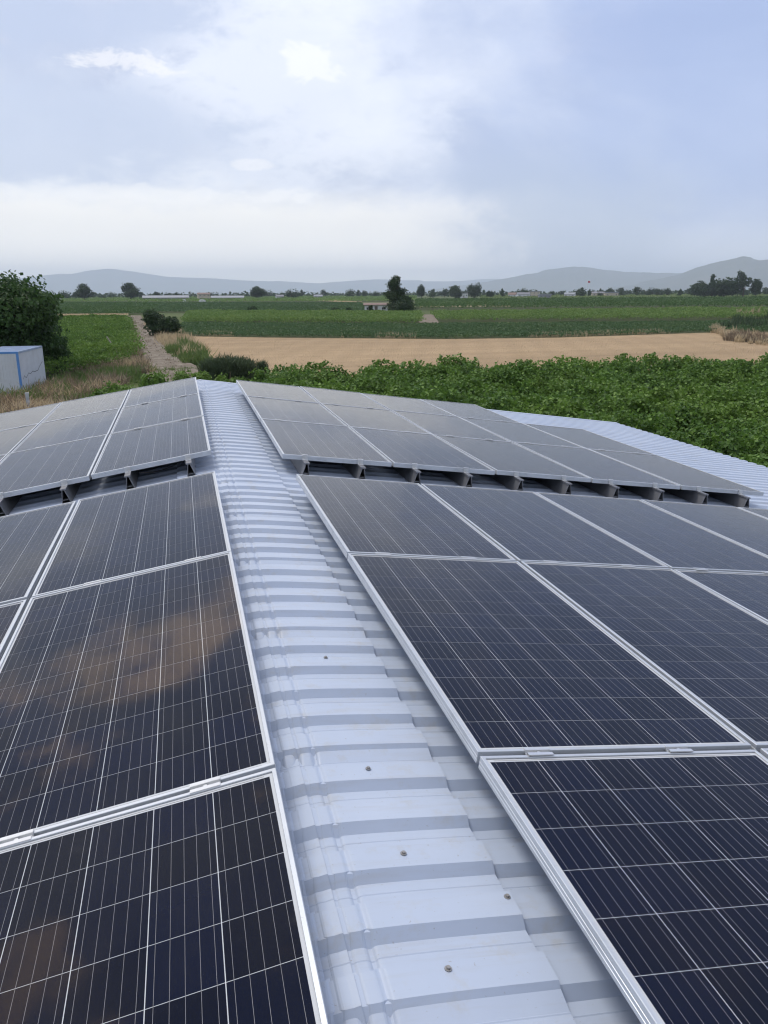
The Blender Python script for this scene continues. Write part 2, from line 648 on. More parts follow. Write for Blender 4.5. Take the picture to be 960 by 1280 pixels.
# ridge cap pieces, crimped on the bend; lies on the sheets
AX = 0.075                          # ridge line


def cap_mesh(flip):
    ya, yb = 0.0, 1.0
    xs = np.concatenate([np.linspace(-0.30, -0.02, 5), np.linspace(0.0, 0.20, 41), np.linspace(0.24, 0.54, 7)])
    ys = [a + 0.2 * k + yo for k in range(5) for a, yo in [(0, 0)] for a in [q[0] for q in PROF]]
    ys, zs = [], []
    for k in range(5):
        for a, z in PROF:
            ys.append(0.2 * k + a); zs.append(z - RIB_H)
    ys.append(1.0 + 0.012); zs.append(zs[0] + 0.016)
    V, Q = [], []
    nx = len(xs)
    zr = lambda x: slope_pt(1, (x - XR) / math.cos(SR), 0, -OFF)[2]
    zl = lambda x: slope_pt(-1, (XL - x) / math.cos(SL), 0, -OFF)[2]
    for y, z in zip(ys, zs):
        for x in xs:
            a, b = zr(x), zl(x)
            k = 0.022
            base = -k * math.log(math.exp(-(a) / k) + math.exp(-(b) / k))  # smooth minimum of both slopes
            # crimps
            cr = 0.0
            for xc in (0.035, 0.090, 0.145):
                cr += math.exp(-((x - xc) / 0.0090) ** 2)
            cr = min(cr, 1.0)
            zz = base + z + 0.009 - cr * (0.0095 if z < -0.01 else 0.006)
            yy = y + cr * (0.010 if z > -0.02 else 0.0)
            zz += 0.0025 * (1.0 - y)      # each piece lies over the one beyond it
            V.append((x, yy, zz))
    for i in range(len(ys) - 1):
        for j in range(nx - 1):
            a = i * nx + j
            Q.append((a, a + 1, a + nx + 1, a + nx))
    V = np.array(V); n0 = len(V)
    V2 = V.copy(); V2[:, 2] -= 0.004
    Q = np.array(Q)
    E = [(i * nx + nx - 1, i * nx + nx - 1 + n0, (i + 1) * nx + nx - 1 + n0, (i + 1) * nx + nx - 1) for i in range(len(ys) - 1)]
    E += [(j, j + n0, j + 1 + n0, j + 1) for j in range(nx - 1)]
    return mesh_np('ridge_cap', np.vstack([V, V2]), np.vstack([Q, Q[:, ::-1] + n0, np.array(E)]))


capm = cap_mesh(0)
caps = []
yk = RIB_PHASE - 8.0
while yk < ROOF_Y1 - 0.9:
    o = link('ridge_cap', capm, MAT['roof'], None, (0, yk, 0))
    keep(o, shed)
    caps.append((yk, o))
    yk += 1.0
# last short piece is trimmed by the verge strip
mb = MB()
pr = [slope_pt(1, LAT_R0, ROOF_Y1), slope_pt(1, 7.75, ROOF_Y1)]
for side, la0, la1 in ((1, LAT_R0, 7.74), (-1, LAT_L0, 7.88)):
    a = slope_pt(side, la0, ROOF_Y1 - 0.10, -OFF + 0.004); b = slope_pt(side, la1, ROOF_Y1 - 0.10, -OFF + 0.004)
    V = [a, b, b + [0, 0.13, 0], a + [0, 0.13, 0], a - [0, 0, 0.12], b - [0, 0, 0.12], b + [0, 0.13, -0.12], a + [0, 0.13, -0.12]]
    mb.add(V, [(0, 1, 2, 3), (4, 7, 6, 5), (3, 2, 6, 7), (0, 4, 5, 1), (1, 5, 6, 2), (0, 3, 7, 4)])
keep(link('verge_trim', mb.mesh('verge_trim'), MAT['roof']), shed)


# screws with washers on the cap
def screw_mesh():
    mb_ = MB()
    for (r0, z0, z1) in ((0.0088, 0.0, 0.0020), (0.0052, 0.0020, 0.0065)):
        seg = 12 if r0 > 0.008 else 6
        pts = [(r0 * math.cos(2 * math.pi * k / seg), r0 * math.sin(2 * math.pi * k / seg)) for k in range(seg)]
        mb_.prism(pts, (1, 0, 0), (0, 1, 0), (0, 0, z1 - z0), (0, 0, z0))
    return mb_.mesh('screw')


scm = screw_mesh()
for (x, y) in [(0.298, 1.343), (0.302, 1.731), (0.298, 2.137), (0.306, 2.955), (0.30, 0.93), (0.525, 1.545)]:
    z = slope_pt(1, (x - XR) / math.cos(SR), 0, -OFF)[2] + 0.0105
    par = [c_ for yk_, c_ in caps if yk_ <= y < yk_ + 1.0][0]
    s_ = link('screw', scm, MAT['screw'], None, (x, y, z), (0, SR, random.random()))
    s_.parent = par
    s_.matrix_parent_inverse = Matrix.Translation(par.location + shed.location * 0).inverted()
# walls
mb = MB()
wx0, wx1 = -7.3, 7.9
zt = -1.35
mb.box(wx0, wx1, -6.7, -6.5, GZ, zt); mb.box(wx0, wx1, 13.8, 14.0, GZ, zt)
mb.box(wx0 - 0.02, wx0 + 0.18, -6.5, 13.8, GZ, zt); mb.box(wx1 - 0.18, wx1 + 0.02, -6.5, 13.8, GZ, zt)
for y in (-6.7, 13.8):
    mb.add([(wx0, y, zt), (wx1, y, zt), (AX, y, -0.2), (wx0, y + 0.2, zt), (wx1, y + 0.2, zt), (AX, y + 0.2, -0.2)],
           [(0, 1, 2), (5, 4, 3), (0, 2, 5, 3), (1, 4, 5, 2), (0, 3, 4, 1)])
keep(link('wall', mb.mesh('wall'), MAT['wallpaint']), shed)

# ------------------------------------------------------------------ solar panels
FH = 0.040


def frame_mesh():
    # section: (inset from the outer edge, height)
    sec = [(0.028, 0.0), (0.0, 0.0), (0.0, 0.010), (0.0012, 0.0108), (0.0012, 0.0125), (0.0, 0.0133), (0.0, 0.022), (0.0012, 0.0228),
           (0.0012, 0.0245), (0.0, 0.0253), (0.0, 0.0388), (0.0012, 0.040), (0.0115, 0.040), (0.0125, 0.0388), (0.0125, 0.0368), (0.0030, 0.0355), (0.0030, 0.0025), (0.028, 0.002)]
    V, Q = [], []
    n = len(sec)
    for d, z in sec:
        hx, hy = PX / 2 - d, PY / 2 - d
        V += [(-hx, -hy, z), (hx, -hy, z), (hx, hy, z), (-hx, hy, z)]
    for i in range(n - 1):
        for k in range(4):
            k2 = (k + 1) % 4
            Q.append((i * 4 + k, i * 4 + k2, (i + 1) * 4 + k2, (i + 1) * 4 + k))
    return mesh_np('frame', np.array(V), np.array(Q))


def rect_mesh(name, x0, x1, y0, y1, z, t=0.0):
    mb_ = MB()
    if t:
        mb_.box(x0, x1, y0, y1, z - t, z)
    else:
        mb_.add([(x0, y0, z), (x1, y0, z), (x1, y1, z), (x0, y1, z)], [(0, 1, 2, 3)])
    return mb_.mesh(name)


CP = 0.1585
CW, CH = 0.1563, 0.1567
GL_Z = 0.0380
frame_m = frame_mesh()
glass_m = rect_mesh('glass', -PX / 2 + 0.0035, PX / 2 - 0.0035, -PY / 2 + 0.0035, PY / 2 - 0.0035, GL_Z)
glass2_m = glass_m.copy()
back_m = rect_mesh('backsheet', -PX / 2 + 0.004, PX / 2 - 0.004, -PY / 2 + 0.004, PY / 2 - 0.004, 0.0350, 0.001)
cell_m = rect_mesh('solar_cell', -CW / 2, CW / 2, -CH / 2, CH / 2, 0.0, 0.00025)
cells_at = [((i - 2.5) * CP, (j - 5.5) * CP) for j in range(12) for i in range(6)]
mb = MB()
for cx_, cy_ in cells_at:
    mb.box(cx_ - CW / 2, cx_ + CW / 2, cy_ - CH / 2, cy_ + CH / 2, 0.03512, 0.03537)
cells_m = mb.mesh('solar_cells')
mb = MB()
for i in range(6):
    for k in range(5):
        xx = (i - 2.5) * CP + (k - 2) * CW / 5
        mb.box(xx - 0.0004, xx + 0.0004, -6 * CP + 0.001, 6 * CP - 0.001, 0.03542, 0.03555)
for y in (-6 * CP - 0.008, 6 * CP + 0.006):
    mb.box(-2.9 * CP, 2.9 * CP, y - 0.0015, y + 0.0015, 0.03506, 0.0352)
ribbon_m = mb.mesh('ribbons')

ORD = ['first', 'second', 'third', 'fourth', 'fifth', 'sixth', 'seventh']


def panel(side, i, yc, dz, tilt, far, label, single):
    p = slope_pt(side, i * W + W / 2, yc, -FH)
    jit = (rng.normal(0, 0.0028), rng.normal(0, 0.0022))
    r = slope_rot(side, tilt)
    e = empty('solar_panel', (p[0], p[1], p[2] + dz), (r[0] + jit[0], r[1] + jit[1], 0))
    tag(e, label, 'solar panel', 'solar panels on the shed roof')
    link('frame', frame_m, MAT['frame'], e)
    link('backsheet', back_m, MAT['back'], e)
    if single:
        for cx_, cy_ in cells_at:
            link('solar_cell', cell_m, MAT['cell'], e, (cx_, cy_, 0.03537))
    else:
        tag(link('solar_cells', cells_m, MAT['cell'], e), kind='stuff')
    tag(link('ribbons', ribbon_m, MAT['ribbon'], e), kind='stuff')
    if far:
        link('glass', glass2_m, MAT['glass_pale'], e)
    else:
        link('glass', glass_m, MAT['glass'], e)
    return e


SIDE = {1: 'vineyard-side slope', -1: 'container-side slope'}
near_cols = {1: [6, 5, 3], -1: [3, 3, 2]}
for side in (1, -1):
    for j in range(3):
        for i in range(near_cols[side][j]):
            vis = i < ({1: [5, 4, 2], -1: [2, 2, 1]}[side][j])
            row = ['row beside the gap', 'second row from gap', 'third row from gap'][j]
            panel(side, i, Y0 - (j + 0.5) * L, 0.0, 0.0, False,
                  'dark blue solar panel, %s, %s from ridge, %s' % (row, ORD[i], SIDE[side]), vis)
far_cols = {1: [5, 5, 4], -1: [4, 4, 4]}
for side in (1, -1):
    for j in range(3):
        yc = Y0 + GAP + (j + 0.5) * L
        for i in range(far_cols[side][j]):
            row = ['row beside the gap', 'middle row', 'last row by the fields'][j]
            panel(side, i, yc, (j + 0.5) * L * math.sin(TF), TF, True,
                  'greyish field-end solar panel, %s, %s from ridge, %s' % (row, ORD[i], SIDE[side]), False)

# ------------------------------------------------------------------ rails with clamps
RAIL_H = OFF - FH - 0.001


def rail_mesh(name, length):
    mb_ = MB()
    h = RAIL_H
    t = 0.004
    E_ = (0, length, 0)
    ax = ((1, 0, 0), (0, 0, 1), E_)
    for s in (-1, 1):
        mb_.prism([(s * 0.037, 0.004), (s * 0.033, 0.004), (s * 0.007, h - 0.012), (s * 0.012, h - 0.012)], *ax)
    mb_.prism([(-0.037, 0.0), (0.037, 0.0), (0.037, 0.0036), (-0.037, 0.0036)], *ax)
    mb_.prism([(-0.024, h - 0.0118), (0.024, h - 0.0118), (0.024, h), (-0.024, h)], *ax)
    mb_.prism([(-0.0225, 0.034), (0.0225, 0.034), (0.021, 0.038), (-0.021, 0.038)], *ax)
    return mb_.mesh(name)


FAR_LEN = 3 * L + 0.24
NEAR_LEN = 3 * L + 0.1
rail_far, rail_near, rail_short = rail_mesh('rail', FAR_LEN), rail_mesh('rail', NEAR_LEN), rail_mesh('rail', FAR_LEN - L - 0.04)


def end_clamp_mesh():
    mb_ = MB()
    # Z-shaped clip: foot on the rail, web up the frame, lip over it, bolt
    mb_.box(-0.024, 0.024, -0.038, -0.003, 0.0, 0.004)
    mb_.box(-0.024, 0.024, -0.007, -0.003, 0.004, 0.043)
    mb_.box(-0.024, 0.024, -0.007, 0.010, 0.0405, 0.0445)
    pts = [(0.007 * math.cos(math.pi * k / 3), 0.007 * math.sin(math.pi * k / 3)) for k in range(6)]
    mb_.prism(pts, (1, 0, 0), (0, 1, 0), (0, 0, 0.008), (0, -0.022, 0.004))
    return mb_.mesh('end_clamp')


def mid_clamp_mesh():
    mb_ = MB()
    mb_.box(-0.042, 0.042, -0.0085, 0.0085, 0.030, 0.0345)
    mb_.box(-0.042, 0.042, -0.021, -0.008, 0.0406, 0.0440)
    mb_.box(-0.042, 0.042, 0.008, 0.021, 0.0406, 0.0440)
    mb_.box(-0.042, 0.042, -0.0095, -0.0065, 0.0300, 0.0438)
    mb_.box(-0.042, 0.042, 0.0065, 0.0095, 0.0300, 0.0438)
    pts = [(0.006 * math.cos(math.pi * k / 3), 0.006 * math.sin(math.pi * k / 3)) for k in range(6)]
    mb_.prism(pts, (1, 0, 0), (0, 1, 0), (0, 0, 0.006), (0, 0, 0.0345))
    return mb_.mesh('mid_clamp')


endc, midc = end_clamp_mesh(), mid_clamp_mesh()
for side in (1, -1):
    for far in (True, False):
        ncol = {(1, True): 5, (-1, True): 4, (1, False): 6, (-1, False): 3}[(side, far)]
        for i in range(ncol):
            for k, fr_ in enumerate((0.205, 0.70)):
                y0 = (Y0 + GAP - 0.13) if far else (Y0 - 3 * L - 0.05)
                p = slope_pt(side, (i + fr_) * W, y0, -OFF + 0.0)
                r = slope_rot(side, TF if far else 0.0)
                e = empty('mounting_rail', p, r)
                nth = 2 * i + k
                n_ord = (ORD + ['eighth', 'ninth', 'tenth', 'eleventh', 'twelfth'])[nth]
                tag(e, 'triangular galvanised rail, %s from ridge, under %s, %s' % (n_ord, 'field-end array' if far else 'array before the gap', SIDE[side]),
                    'mounting rail', 'rails carrying the solar panels')
                link('rail', (rail_far if i < far_cols[side][2] else rail_short) if far else rail_near, MAT['rail'], e)
                if far:
                    link('end_clamp', endc, MAT['clamp'], e, (0, 0.13 + 0.010, RAIL_H))
                    for rr in (1, 2):
                        if i < far_cols[side][rr]:
                            link('mid_clamp', midc, MAT['clamp'], e, (0, 0.13 + rr * L, RAIL_H))
                else:
                    for rr in (1, 2):
                        if i < near_cols[side][rr]:
                            link('mid_clamp', midc, MAT['clamp'], e, (0, 0.05 + (3 - rr) * L, RAIL_H))

# white bracket and black cable in the gap on the container side
mb = MB()
mb.box(-0.034, 0.034, -0.05, 0.05, 0.0, 0.004)
mb.box(-0.034, 0.034, 0.046, 0.050, 0.004, 0.13)
mb.box(-0.034, 0.034, 0.030, 0.046, 0.126, 0.130)
o = link('bracket', mb.mesh('bracket'), MAT['roof'], None, slope_pt(-1, 0.33, Y0 + 0.08, -OFF), slope_rot(-1))
tag(o, 'small white bent metal bracket standing in the gap between the arrays', 'bracket')
mb = MB()
pts = [slope_pt(-1, 0.25 + 0.06 * t_, Y0 + GAP + 0.02 + 0.1 * math.sin(t_ * 0.7), -0.05 - 0.05 * math.sin(math.pi * min(1, t_ / 6.0))) for t_ in np.linspace(0, 6, 13)]
mb.tube(pts, 0.004, 6)
o = link('cable', mb.mesh('cable', True), MAT['cable'])
tag(o, 'thin black cable sagging under the field-end panels, container-side slope', 'cable')

#LANDSCAPE
# ------------------------------------------------------------------ the land
def yh(u):
    """image row of the level horizon"""
    return 366.25 - 0.006 * (u - 480.0)


MAT['ground'] = soil_mat('field_ground', (0.060, 0.085, 0.032), (0.095, 0.120, 0.045), (0.13, 0.12, 0.06), 0.03, 0.6)
MAT['wheat'] = soil_mat('stubble_soil', (0.275, 0.200, 0.122), (0.415, 0.303, 0.185), (0.235, 0.172, 0.105), 0.05, 1.6, 0.30, (0.35, 0.09, 0.16))
MAT['path'] = soil_mat('pale_track_soil', (0.13, 0.105, 0.08), (0.23, 0.20, 0.16), (0.38, 0.35, 0.30), 0.45, 1.3, 0.8)
MAT['dirt'] = soil_mat('vine_soil', (0.04, 0.050, 0.022), (0.065, 0.078, 0.034), (0.04, 0.070, 0.022), 0.3, 2.0)
MAT['straw_soil'] = soil_mat('dry_strip_soil', (0.38, 0.32, 0.22), (0.48, 0.42, 0.30), (0.30, 0.24, 0.15), 0.1, 1.5)
MAT['vine'] = leaf_mat('vine_leaf', (0.014, 0.048, 0.008), (0.135, 0.245, 0.042), 0.24, (0.22, 0.34, 0.08))
MAT['vine_far'] = leaf_mat('vine_leaf_distant', (0.072, 0.140, 0.034), (0.160, 0.250, 0.070), 0.3)
MAT['cotton'] = leaf_mat('low_crop_leaf', (0.044, 0.090, 0.036), (0.082, 0.145, 0.056), 0.25)
MAT['corn'] = leaf_mat('tall_crop_leaf', (0.038, 0.088, 0.026), (0.076, 0.140, 0.042), 0.25)
MAT['light_crop'] = leaf_mat('light_crop_leaf', (0.10, 0.16, 0.045), (0.165, 0.225, 0.07), 0.3)
MAT['tree'] = leaf_mat('dark_tree_leaf', (0.012, 0.030, 0.012), (0.035, 0.070, 0.022), 0.25)
MAT['tree2'] = leaf_mat('green_tree_leaf', (0.018, 0.050, 0.014), (0.048, 0.100, 0.028), 0.3)
MAT['reed'] = leaf_mat('reed_blade', (0.022, 0.048, 0.022), (0.070, 0.105, 0.055), 0.25)
MAT['weed'] = leaf_mat('green_weed', (0.050, 0.10, 0.025), (0.13, 0.19, 0.055), 0.3)
MAT['dry'] = leaf_mat('dry_grass', (0.26, 0.20, 0.12), (0.50, 0.42, 0.28), 0.3)
MAT['brown'] = leaf_mat('brown_weed', (0.12, 0.095, 0.065), (0.25, 0.20, 0.14), 0.2)
MAT['bark'] = plain('bark', (0.09, 0.07, 0.05), 0.9, 0.1, var=0.35, scale=6, bump_s=0.4)
MAT['hill'] = soil_mat('forest_hill', (0.045, 0.060, 0.040), (0.085, 0.090, 0.060), (0.12, 0.115, 0.085), 0.0006, 0.004, 0.0)


def poly_obj(name, pts, z, mat, label, cat='field', kind='structure'):
    me = bpy.data.meshes.new(name)
    pts = [tuple(map(float, q)) for q in pts]
    ar = sum(pts[i][0] * pts[(i + 1) % len(pts)][1] - pts[(i + 1) % len(pts)][0] * pts[i][1] for i in range(len(pts)))
    if ar < 0:
        pts = pts[::-1]
    me.from_pydata([(x, y, z) for x, y in pts], [], [tuple(range(len(pts)))])
    me.update()
    o_ = link(name, me, mat)
    tag(o_, label, cat, kind=kind)
    return o_


def inside(P, poly):
    x, y = P[:, 0], P[:, 1]
    r = np.zeros(len(P), bool)
    j = len(poly) - 1
    for i in range(len(poly)):
        xi, yi = poly[i]; xj, yj = poly[j]
        c_ = ((yi > y) != (yj > y)) & (x < (xj - xi) * (y - yi) / (yj - yi + 1e-12) + xi)
        r ^= c_
        j = i
    return r


def scatter(poly, n):
    poly = np.array(poly)
    lo, hi = poly.min(0), poly.max(0)
    out = []
    got = 0
    for _ in range(60):
        P = lo + (hi - lo) * rng.random((n * 2, 2))
        P = P[inside(P, poly)]
        out.append(P); got += len(P)
        if got >= n:
            break
    return np.vstack(out)[:n]


def vnoise(x, y, s, seed=0):
    """cheap smooth noise 0..1"""
    a = np.sin(x / s * 1.7 + seed * 1.3 + 1.9 * np.sin(y / s * 1.1 + seed)) + np.sin(y / s * 1.9 + seed * 2.1 + 1.6 * np.sin(x / s * 0.9 + 3.1 * seed))
    b = np.sin(x / s * 4.1 + seed * 0.7 + y / s * 2.3) * np.sin(y / s * 4.7 - x / s * 1.3 + seed)
    return np.clip(0.5 + 0.19 * a + 0.16 * b, 0, 1)


def leaves(name, P, size, up=0.6, wid=0.8, fold=0.18, N_=None):
    """one folded leaf per point"""
    n = len(P)
    nr = rng.normal(size=(n, 3))
    if N_ is not None:
        nr = nr * 0.7 + N_ * 1.1
    nr[:, 2] += up
    nr /= np.linalg.norm(nr, axis=1, keepdims=True) + 1e-9
    a = np.cross(nr, rng.normal(size=(n, 3)))
    a /= np.linalg.norm(a, axis=1, keepdims=True) + 1e-9
    b = np.cross(nr, a)
    s_ = (np.asarray(size) * np.ones(n))[:, None]
    V = np.empty((n, 4, 3))
    V[:, 0] = P - a * s_ * 0.5
    V[:, 1] = P + b * s_ * 0.5 * wid + nr * s_ * fold
    V[:, 2] = P + a * s_ * 0.5
    V[:, 3] = P - b * s_ * 0.5 * wid + nr * s_ * fold
    Q = np.arange(n * 4).reshape(n, 4)
    return mesh_np(name, V.reshape(-1, 3), Q)


def blades(name, P, length, width, lean=0.35):
    """upright tapering grass blades, bent in the middle: two quads each"""
    n = len(P)
    ln = (np.asarray(length) * np.ones(n))[:, None]
    wd = (np.asarray(width) * np.ones(n))[:, None]
    th = rng.random(n) * 2 * math.pi
    side = np.stack([np.cos(th), np.sin(th), np.zeros(n)], 1)
    d1 = rng.normal(size=(n, 3)) * lean * 0.6; d1[:, 2] = 1.0
    d1 /= np.linalg.norm(d1, axis=1, keepdims=True)
    d2 = d1 + rng.normal(size=(n, 3)) * lean
    d2 /= np.linalg.norm(d2, axis=1, keepdims=True)
    V = np.empty((n, 6, 3))
    V[:, 0] = P - side * wd * 0.5
    V[:, 1] = P + side * wd * 0.5
    V[:, 2] = P + d1 * ln * 0.55 + side * wd * 0.45
    V[:, 3] = P + d1 * ln * 0.55 - side * wd * 0.45
    V[:, 4] = V[:, 2] + d2 * ln * 0.45 - side * wd * 0.38
    V[:, 5] = V[:, 3] + d2 * ln * 0.45 + side * wd * 0.38
    base = (np.arange(n) * 6)[:, None]
    Q = np.concatenate([base + [0, 1, 2, 3], base + [3, 2, 4, 5]], 0)
    return mesh_np(name, V.reshape(-1, 3), Q)


# ground to the horizon
S = 26800.0
poly_obj('ground', [(-S, -S), (S, -S), (S, S), (-S, S)], GZ, MAT['ground'], 'flat green farmland reaching to the hills', 'ground')

zoff = [0.0]


def nextz():
    zoff[0] += 0.012
    return GZ + zoff[0]


# stubble field
wh = [G(u, v) for u, v in [(212, 418), (330, 421), (560, 423), (700, 421), (880, 415), (1150, 414), (1150, 520), (560, 520), (330, 480), (262, 446)]]
poly_obj('stubble_field', wh, nextz(), MAT['wheat'], 'harvested tan stubble field between the vineyard and the green crops')
P2 = scatter(wh, 60000)
k = np.hypot(P2[:, 0] - CAM[0], P2[:, 1] - CAM[1]) < 150
P2 = P2[k]
me = blades('stubble', np.c_[P2, np.full(len(P2), GZ)], rng.uniform(0.04, 0.11, len(P2)), 0.03, 0.6)
tag(link('stubble', me, MAT['dry']), 'short dry straw stubble standing on the tan field', 'stubble', kind='stuff')
# dry fringe of unmown straw along the far edge of the stubble
P2 = np.vstack([np.array([G(u, v) for u, v in zip(np.linspace(235, 860, 900), np.interp(np.linspace(235, 860, 900), [212, 330, 560, 700, 880], [418, 421, 423, 421, 415]))]) + rng.normal(0, 0.8, (900, 2)) for _ in range(3)])
P2 = P2[vnoise(P2[:, 0], P2[:, 1], 9.0, 3) > 0.42]
me = blades('straw_fringe', np.c_[P2, np.full(len(P2), GZ)], rng.uniform(0.3, 1.0, len(P2)), 0.07, 0.35)
tag(link('straw_fringe', me, MAT['dry']), 'pale unmown straw along the far edge of the tan stubble field', 'straw', kind='stuff')


def crop(name, near, far, h, n, mat, label, leaf=0.3, rows=None, ground='dirt', kdist=0.0021, jit=0.24, zlo=0.25):
    near_w = [G(u, v) for u, v in near]
    far_w = [G(u, min(v, 999), h * 0.8) for u, v in far]
    for lst in (near_w, far_w):
        for q in lst:
            d_ = math.hypot(q[0] - CAM[0], q[1] - CAM[1])
            if d_ > 2200:
                q *= 2200 / d_
    poly = near_w + far_w[::-1]
    poly_obj(name + '_ground', poly, nextz(), MAT[ground], label + ', its soil', 'field')
    # distance-aware density: more, smaller plants close by
    P_ = scatter(poly, n * 3)
    d = np.hypot(P_[:, 0] - CAM[0], P_[:, 1] - CAM[1])
    dmin = d.min()
    keep_ = rng.random(len(P_)) < np.clip((dmin / d) ** 1.0, 0.12, 1) * 1.0
    P_, d = P_[keep_][:n], d[keep_][:n]
    if rows is not None:
        ang, sp = rows
        ca, sa = math.cos(ang), math.sin(ang)
        t = P_[:, 0] * -sa + P_[:, 1] * ca
        s_ = P_[:, 0] * ca + P_[:, 1] * sa
        t = np.round(t / sp) * sp + rng.normal(0, jit * sp, len(t))
        P_ = np.stack([s_ * ca - t * sa, s_ * sa + t * ca], 1)
    hh = h * (0.72 + 0.5 * vnoise(P_[:, 0], P_[:, 1], 3.0 + d.mean() * 0.012, 5))
    z = GZ + hh * (zlo + (1 - zlo) * np.sqrt(rng.random(len(P_))))
    me_ = leaves(name, np.c_[P_, z], np.maximum(leaf, d * kdist) * rng.uniform(0.7, 1.3, len(P_)), 0.8)
    o_ = link(name, me_, MAT[mat])
    tag(o_, label, 'crop', kind='stuff')
    return o_


crop('low_crop', [(214, 420), (330, 422), (560, 424), (700, 422), (880, 416), (1150, 415)], [(228, 403), (560, 404), (880, 401), (1150, 398)], 0.6, 60000, 'cotton',
     'low even dark green crop bordering the tan stubble', 0.30, (0.1, 1.0))
crop('vine_strip', [(228, 406), (525, 406)], [(236, 389), (525, 389)], 1.5, 42000, 'vine_far', 'bright green vine rows before the white field hut', 0.36, (0.25, 2.6))
crop('vine_strip', [(548, 403), (880, 401), (1150, 399)], [(540, 389), (880, 385), (1150, 383)], 1.5, 46000, 'vine_far', 'bright green vine rows beyond the low crop, past the bare gap', 0.36, (0.25, 2.6))
crop('even_crop', [(190, 391), (458, 391)], [(196, 378), (452, 378)], 0.8, 26000, 'cotton', 'smooth dark green field behind the vine rows, hut side', 0.5, None)
crop('tall_crop', [(520, 388), (880, 386), (1150, 384)], [(520, 374), (880, 372), (1150, 370)], 2.1, 46000, 'corn', 'tall dark green crop behind the bright vine rows', 0.5, (0.1, 3.0))
crop('vine_strip', [(20, 378), (300, 378), (520, 377)], [(20, 371), (300, 370.5), (520, 369.5)], 1.5, 26000, 'vine_far', 'thin strip of green vines just before the far trees', 0.8, (0.1, 5.0))
crop('light_crop', [(600, 373.5), (880, 371.5), (1150, 370)], [(600, 367.8), (880, 366), (1150, 364.5)], 1.2, 26000, 'light_crop', 'light yellow-green field before the village trees', 0.9, None)
crop('even_crop', [(40, 394), (192, 393)], [(40, 378), (200, 378)], 0.9, 24000, 'corn', 'green field beyond the pale dry line and the old vines', 0.5, None)
LVN = [(40, 478), (120, 468), (168, 452)]
LVF = [(40, 396), (100, 396), (157, 396)]
crop('old_vineyard', LVN, LVF, 1.6, 70000, 'vine', 'old green vineyard between the big tree and the dirt track', 0.20, (1.15, 2.7), kdist=0.0018, jit=0.15)

# pale dry strips between the fields
for i_, (pts, lab) in enumerate([
        ([(62, 395.0), (160, 394.3), (160, 393.2), (62, 393.9)], 'pale dry verge behind the old vineyard'),
        ([(395, 376.0), (452, 379.2), (452, 377.6), (395, 374.6)], 'pale bare strip leading to the white field hut'),
        ([(524, 384.5), (640, 383.5), (640, 381.0), (524, 381.8)], 'pale dry strip between vines and tall crop'),
        ([(524, 406), (550, 406), (541, 394), (522, 394)], 'bare earth gap beside the dark hut tree')]):
    w_ = [G(u, v) for u, v in pts]
    poly_obj('dry_strip', w_, nextz() + 0.05, MAT['straw_soil'] if i_ < 3 else MAT['path'], lab, 'verge')
    if i_ < 3:
        P2 = scatter(w_, 2500)
        d = np.hypot(P2[:, 0], P2[:, 1])
        me = blades('dry_grass', np.c_[P2, np.full(len(P2), GZ)], rng.uniform(0.25, 0.6, len(P2)), d * 0.0007, 0.35)
        tag(link('dry_grass', me, MAT['dry']), 'dry grass standing on the ' + lab, 'grass', kind='stuff')

# dirt track
tr_l = [(157, 395), (160, 408), (163, 425), (166, 445), (180, 462), (196, 505)]
tr_r = [(176, 395), (184, 408), (196, 422), (206, 436), (222, 448), (250, 462), (285, 505)]
poly_obj('dirt_track', [G(u, v) for u, v in tr_l] + [G(u, v) for u, v in tr_r[::-1]], nextz(), MAT['path'], 'pale dirt track running from the roof edge to the fields', 'track')
# stones and clods on it
P2 = scatter([G(u, v) for u, v in tr_l] + [G(u, v) for u, v in tr_r[::-1]], 2600)
me = leaves('track_stones', np.c_[P2, np.full(len(P2), GZ + 0.12)], rng.uniform(0.10, 0.34, len(P2)), 2.5, 1.0, 0.25)
tag(link('track_stones', me, MAT['path']), 'loose stones and clods on the dirt track', 'stones', kind='stuff')


def weeds(name, px, n, mat, lo, hi, wid, label, lean=0.4, thr=None, s=4.0, seed=1):
    C_ = scatter([G(u, v) for u, v in px], max(6, n // 14))
    P_ = np.repeat(C_, 14, axis=0)
    tuft = np.repeat(rng.uniform(0.45, 1.25, len(C_)), 14)
    P_ = P_ + rng.normal(0, 0.16, P_.shape)
    if thr is not None:
        tuft = tuft[vnoise(P_[:, 0], P_[:, 1], s, seed) > thr]
    if thr is not None:
        P_ = P_[vnoise(P_[:, 0], P_[:, 1], s, seed) > thr]
    hh = rng.uniform(lo, hi, len(P_)) * (0.4 + 1.1 * vnoise(P_[:, 0], P_[:, 1], s * 0.7, seed + 2)) * tuft
    me_ = blades(name, np.c_[P_, np.full(len(P_), GZ)], hh, wid, lean)
    o_ = link(name, me_, MAT[mat])
    tag(o_, label, 'weeds', kind='stuff')
    return o_


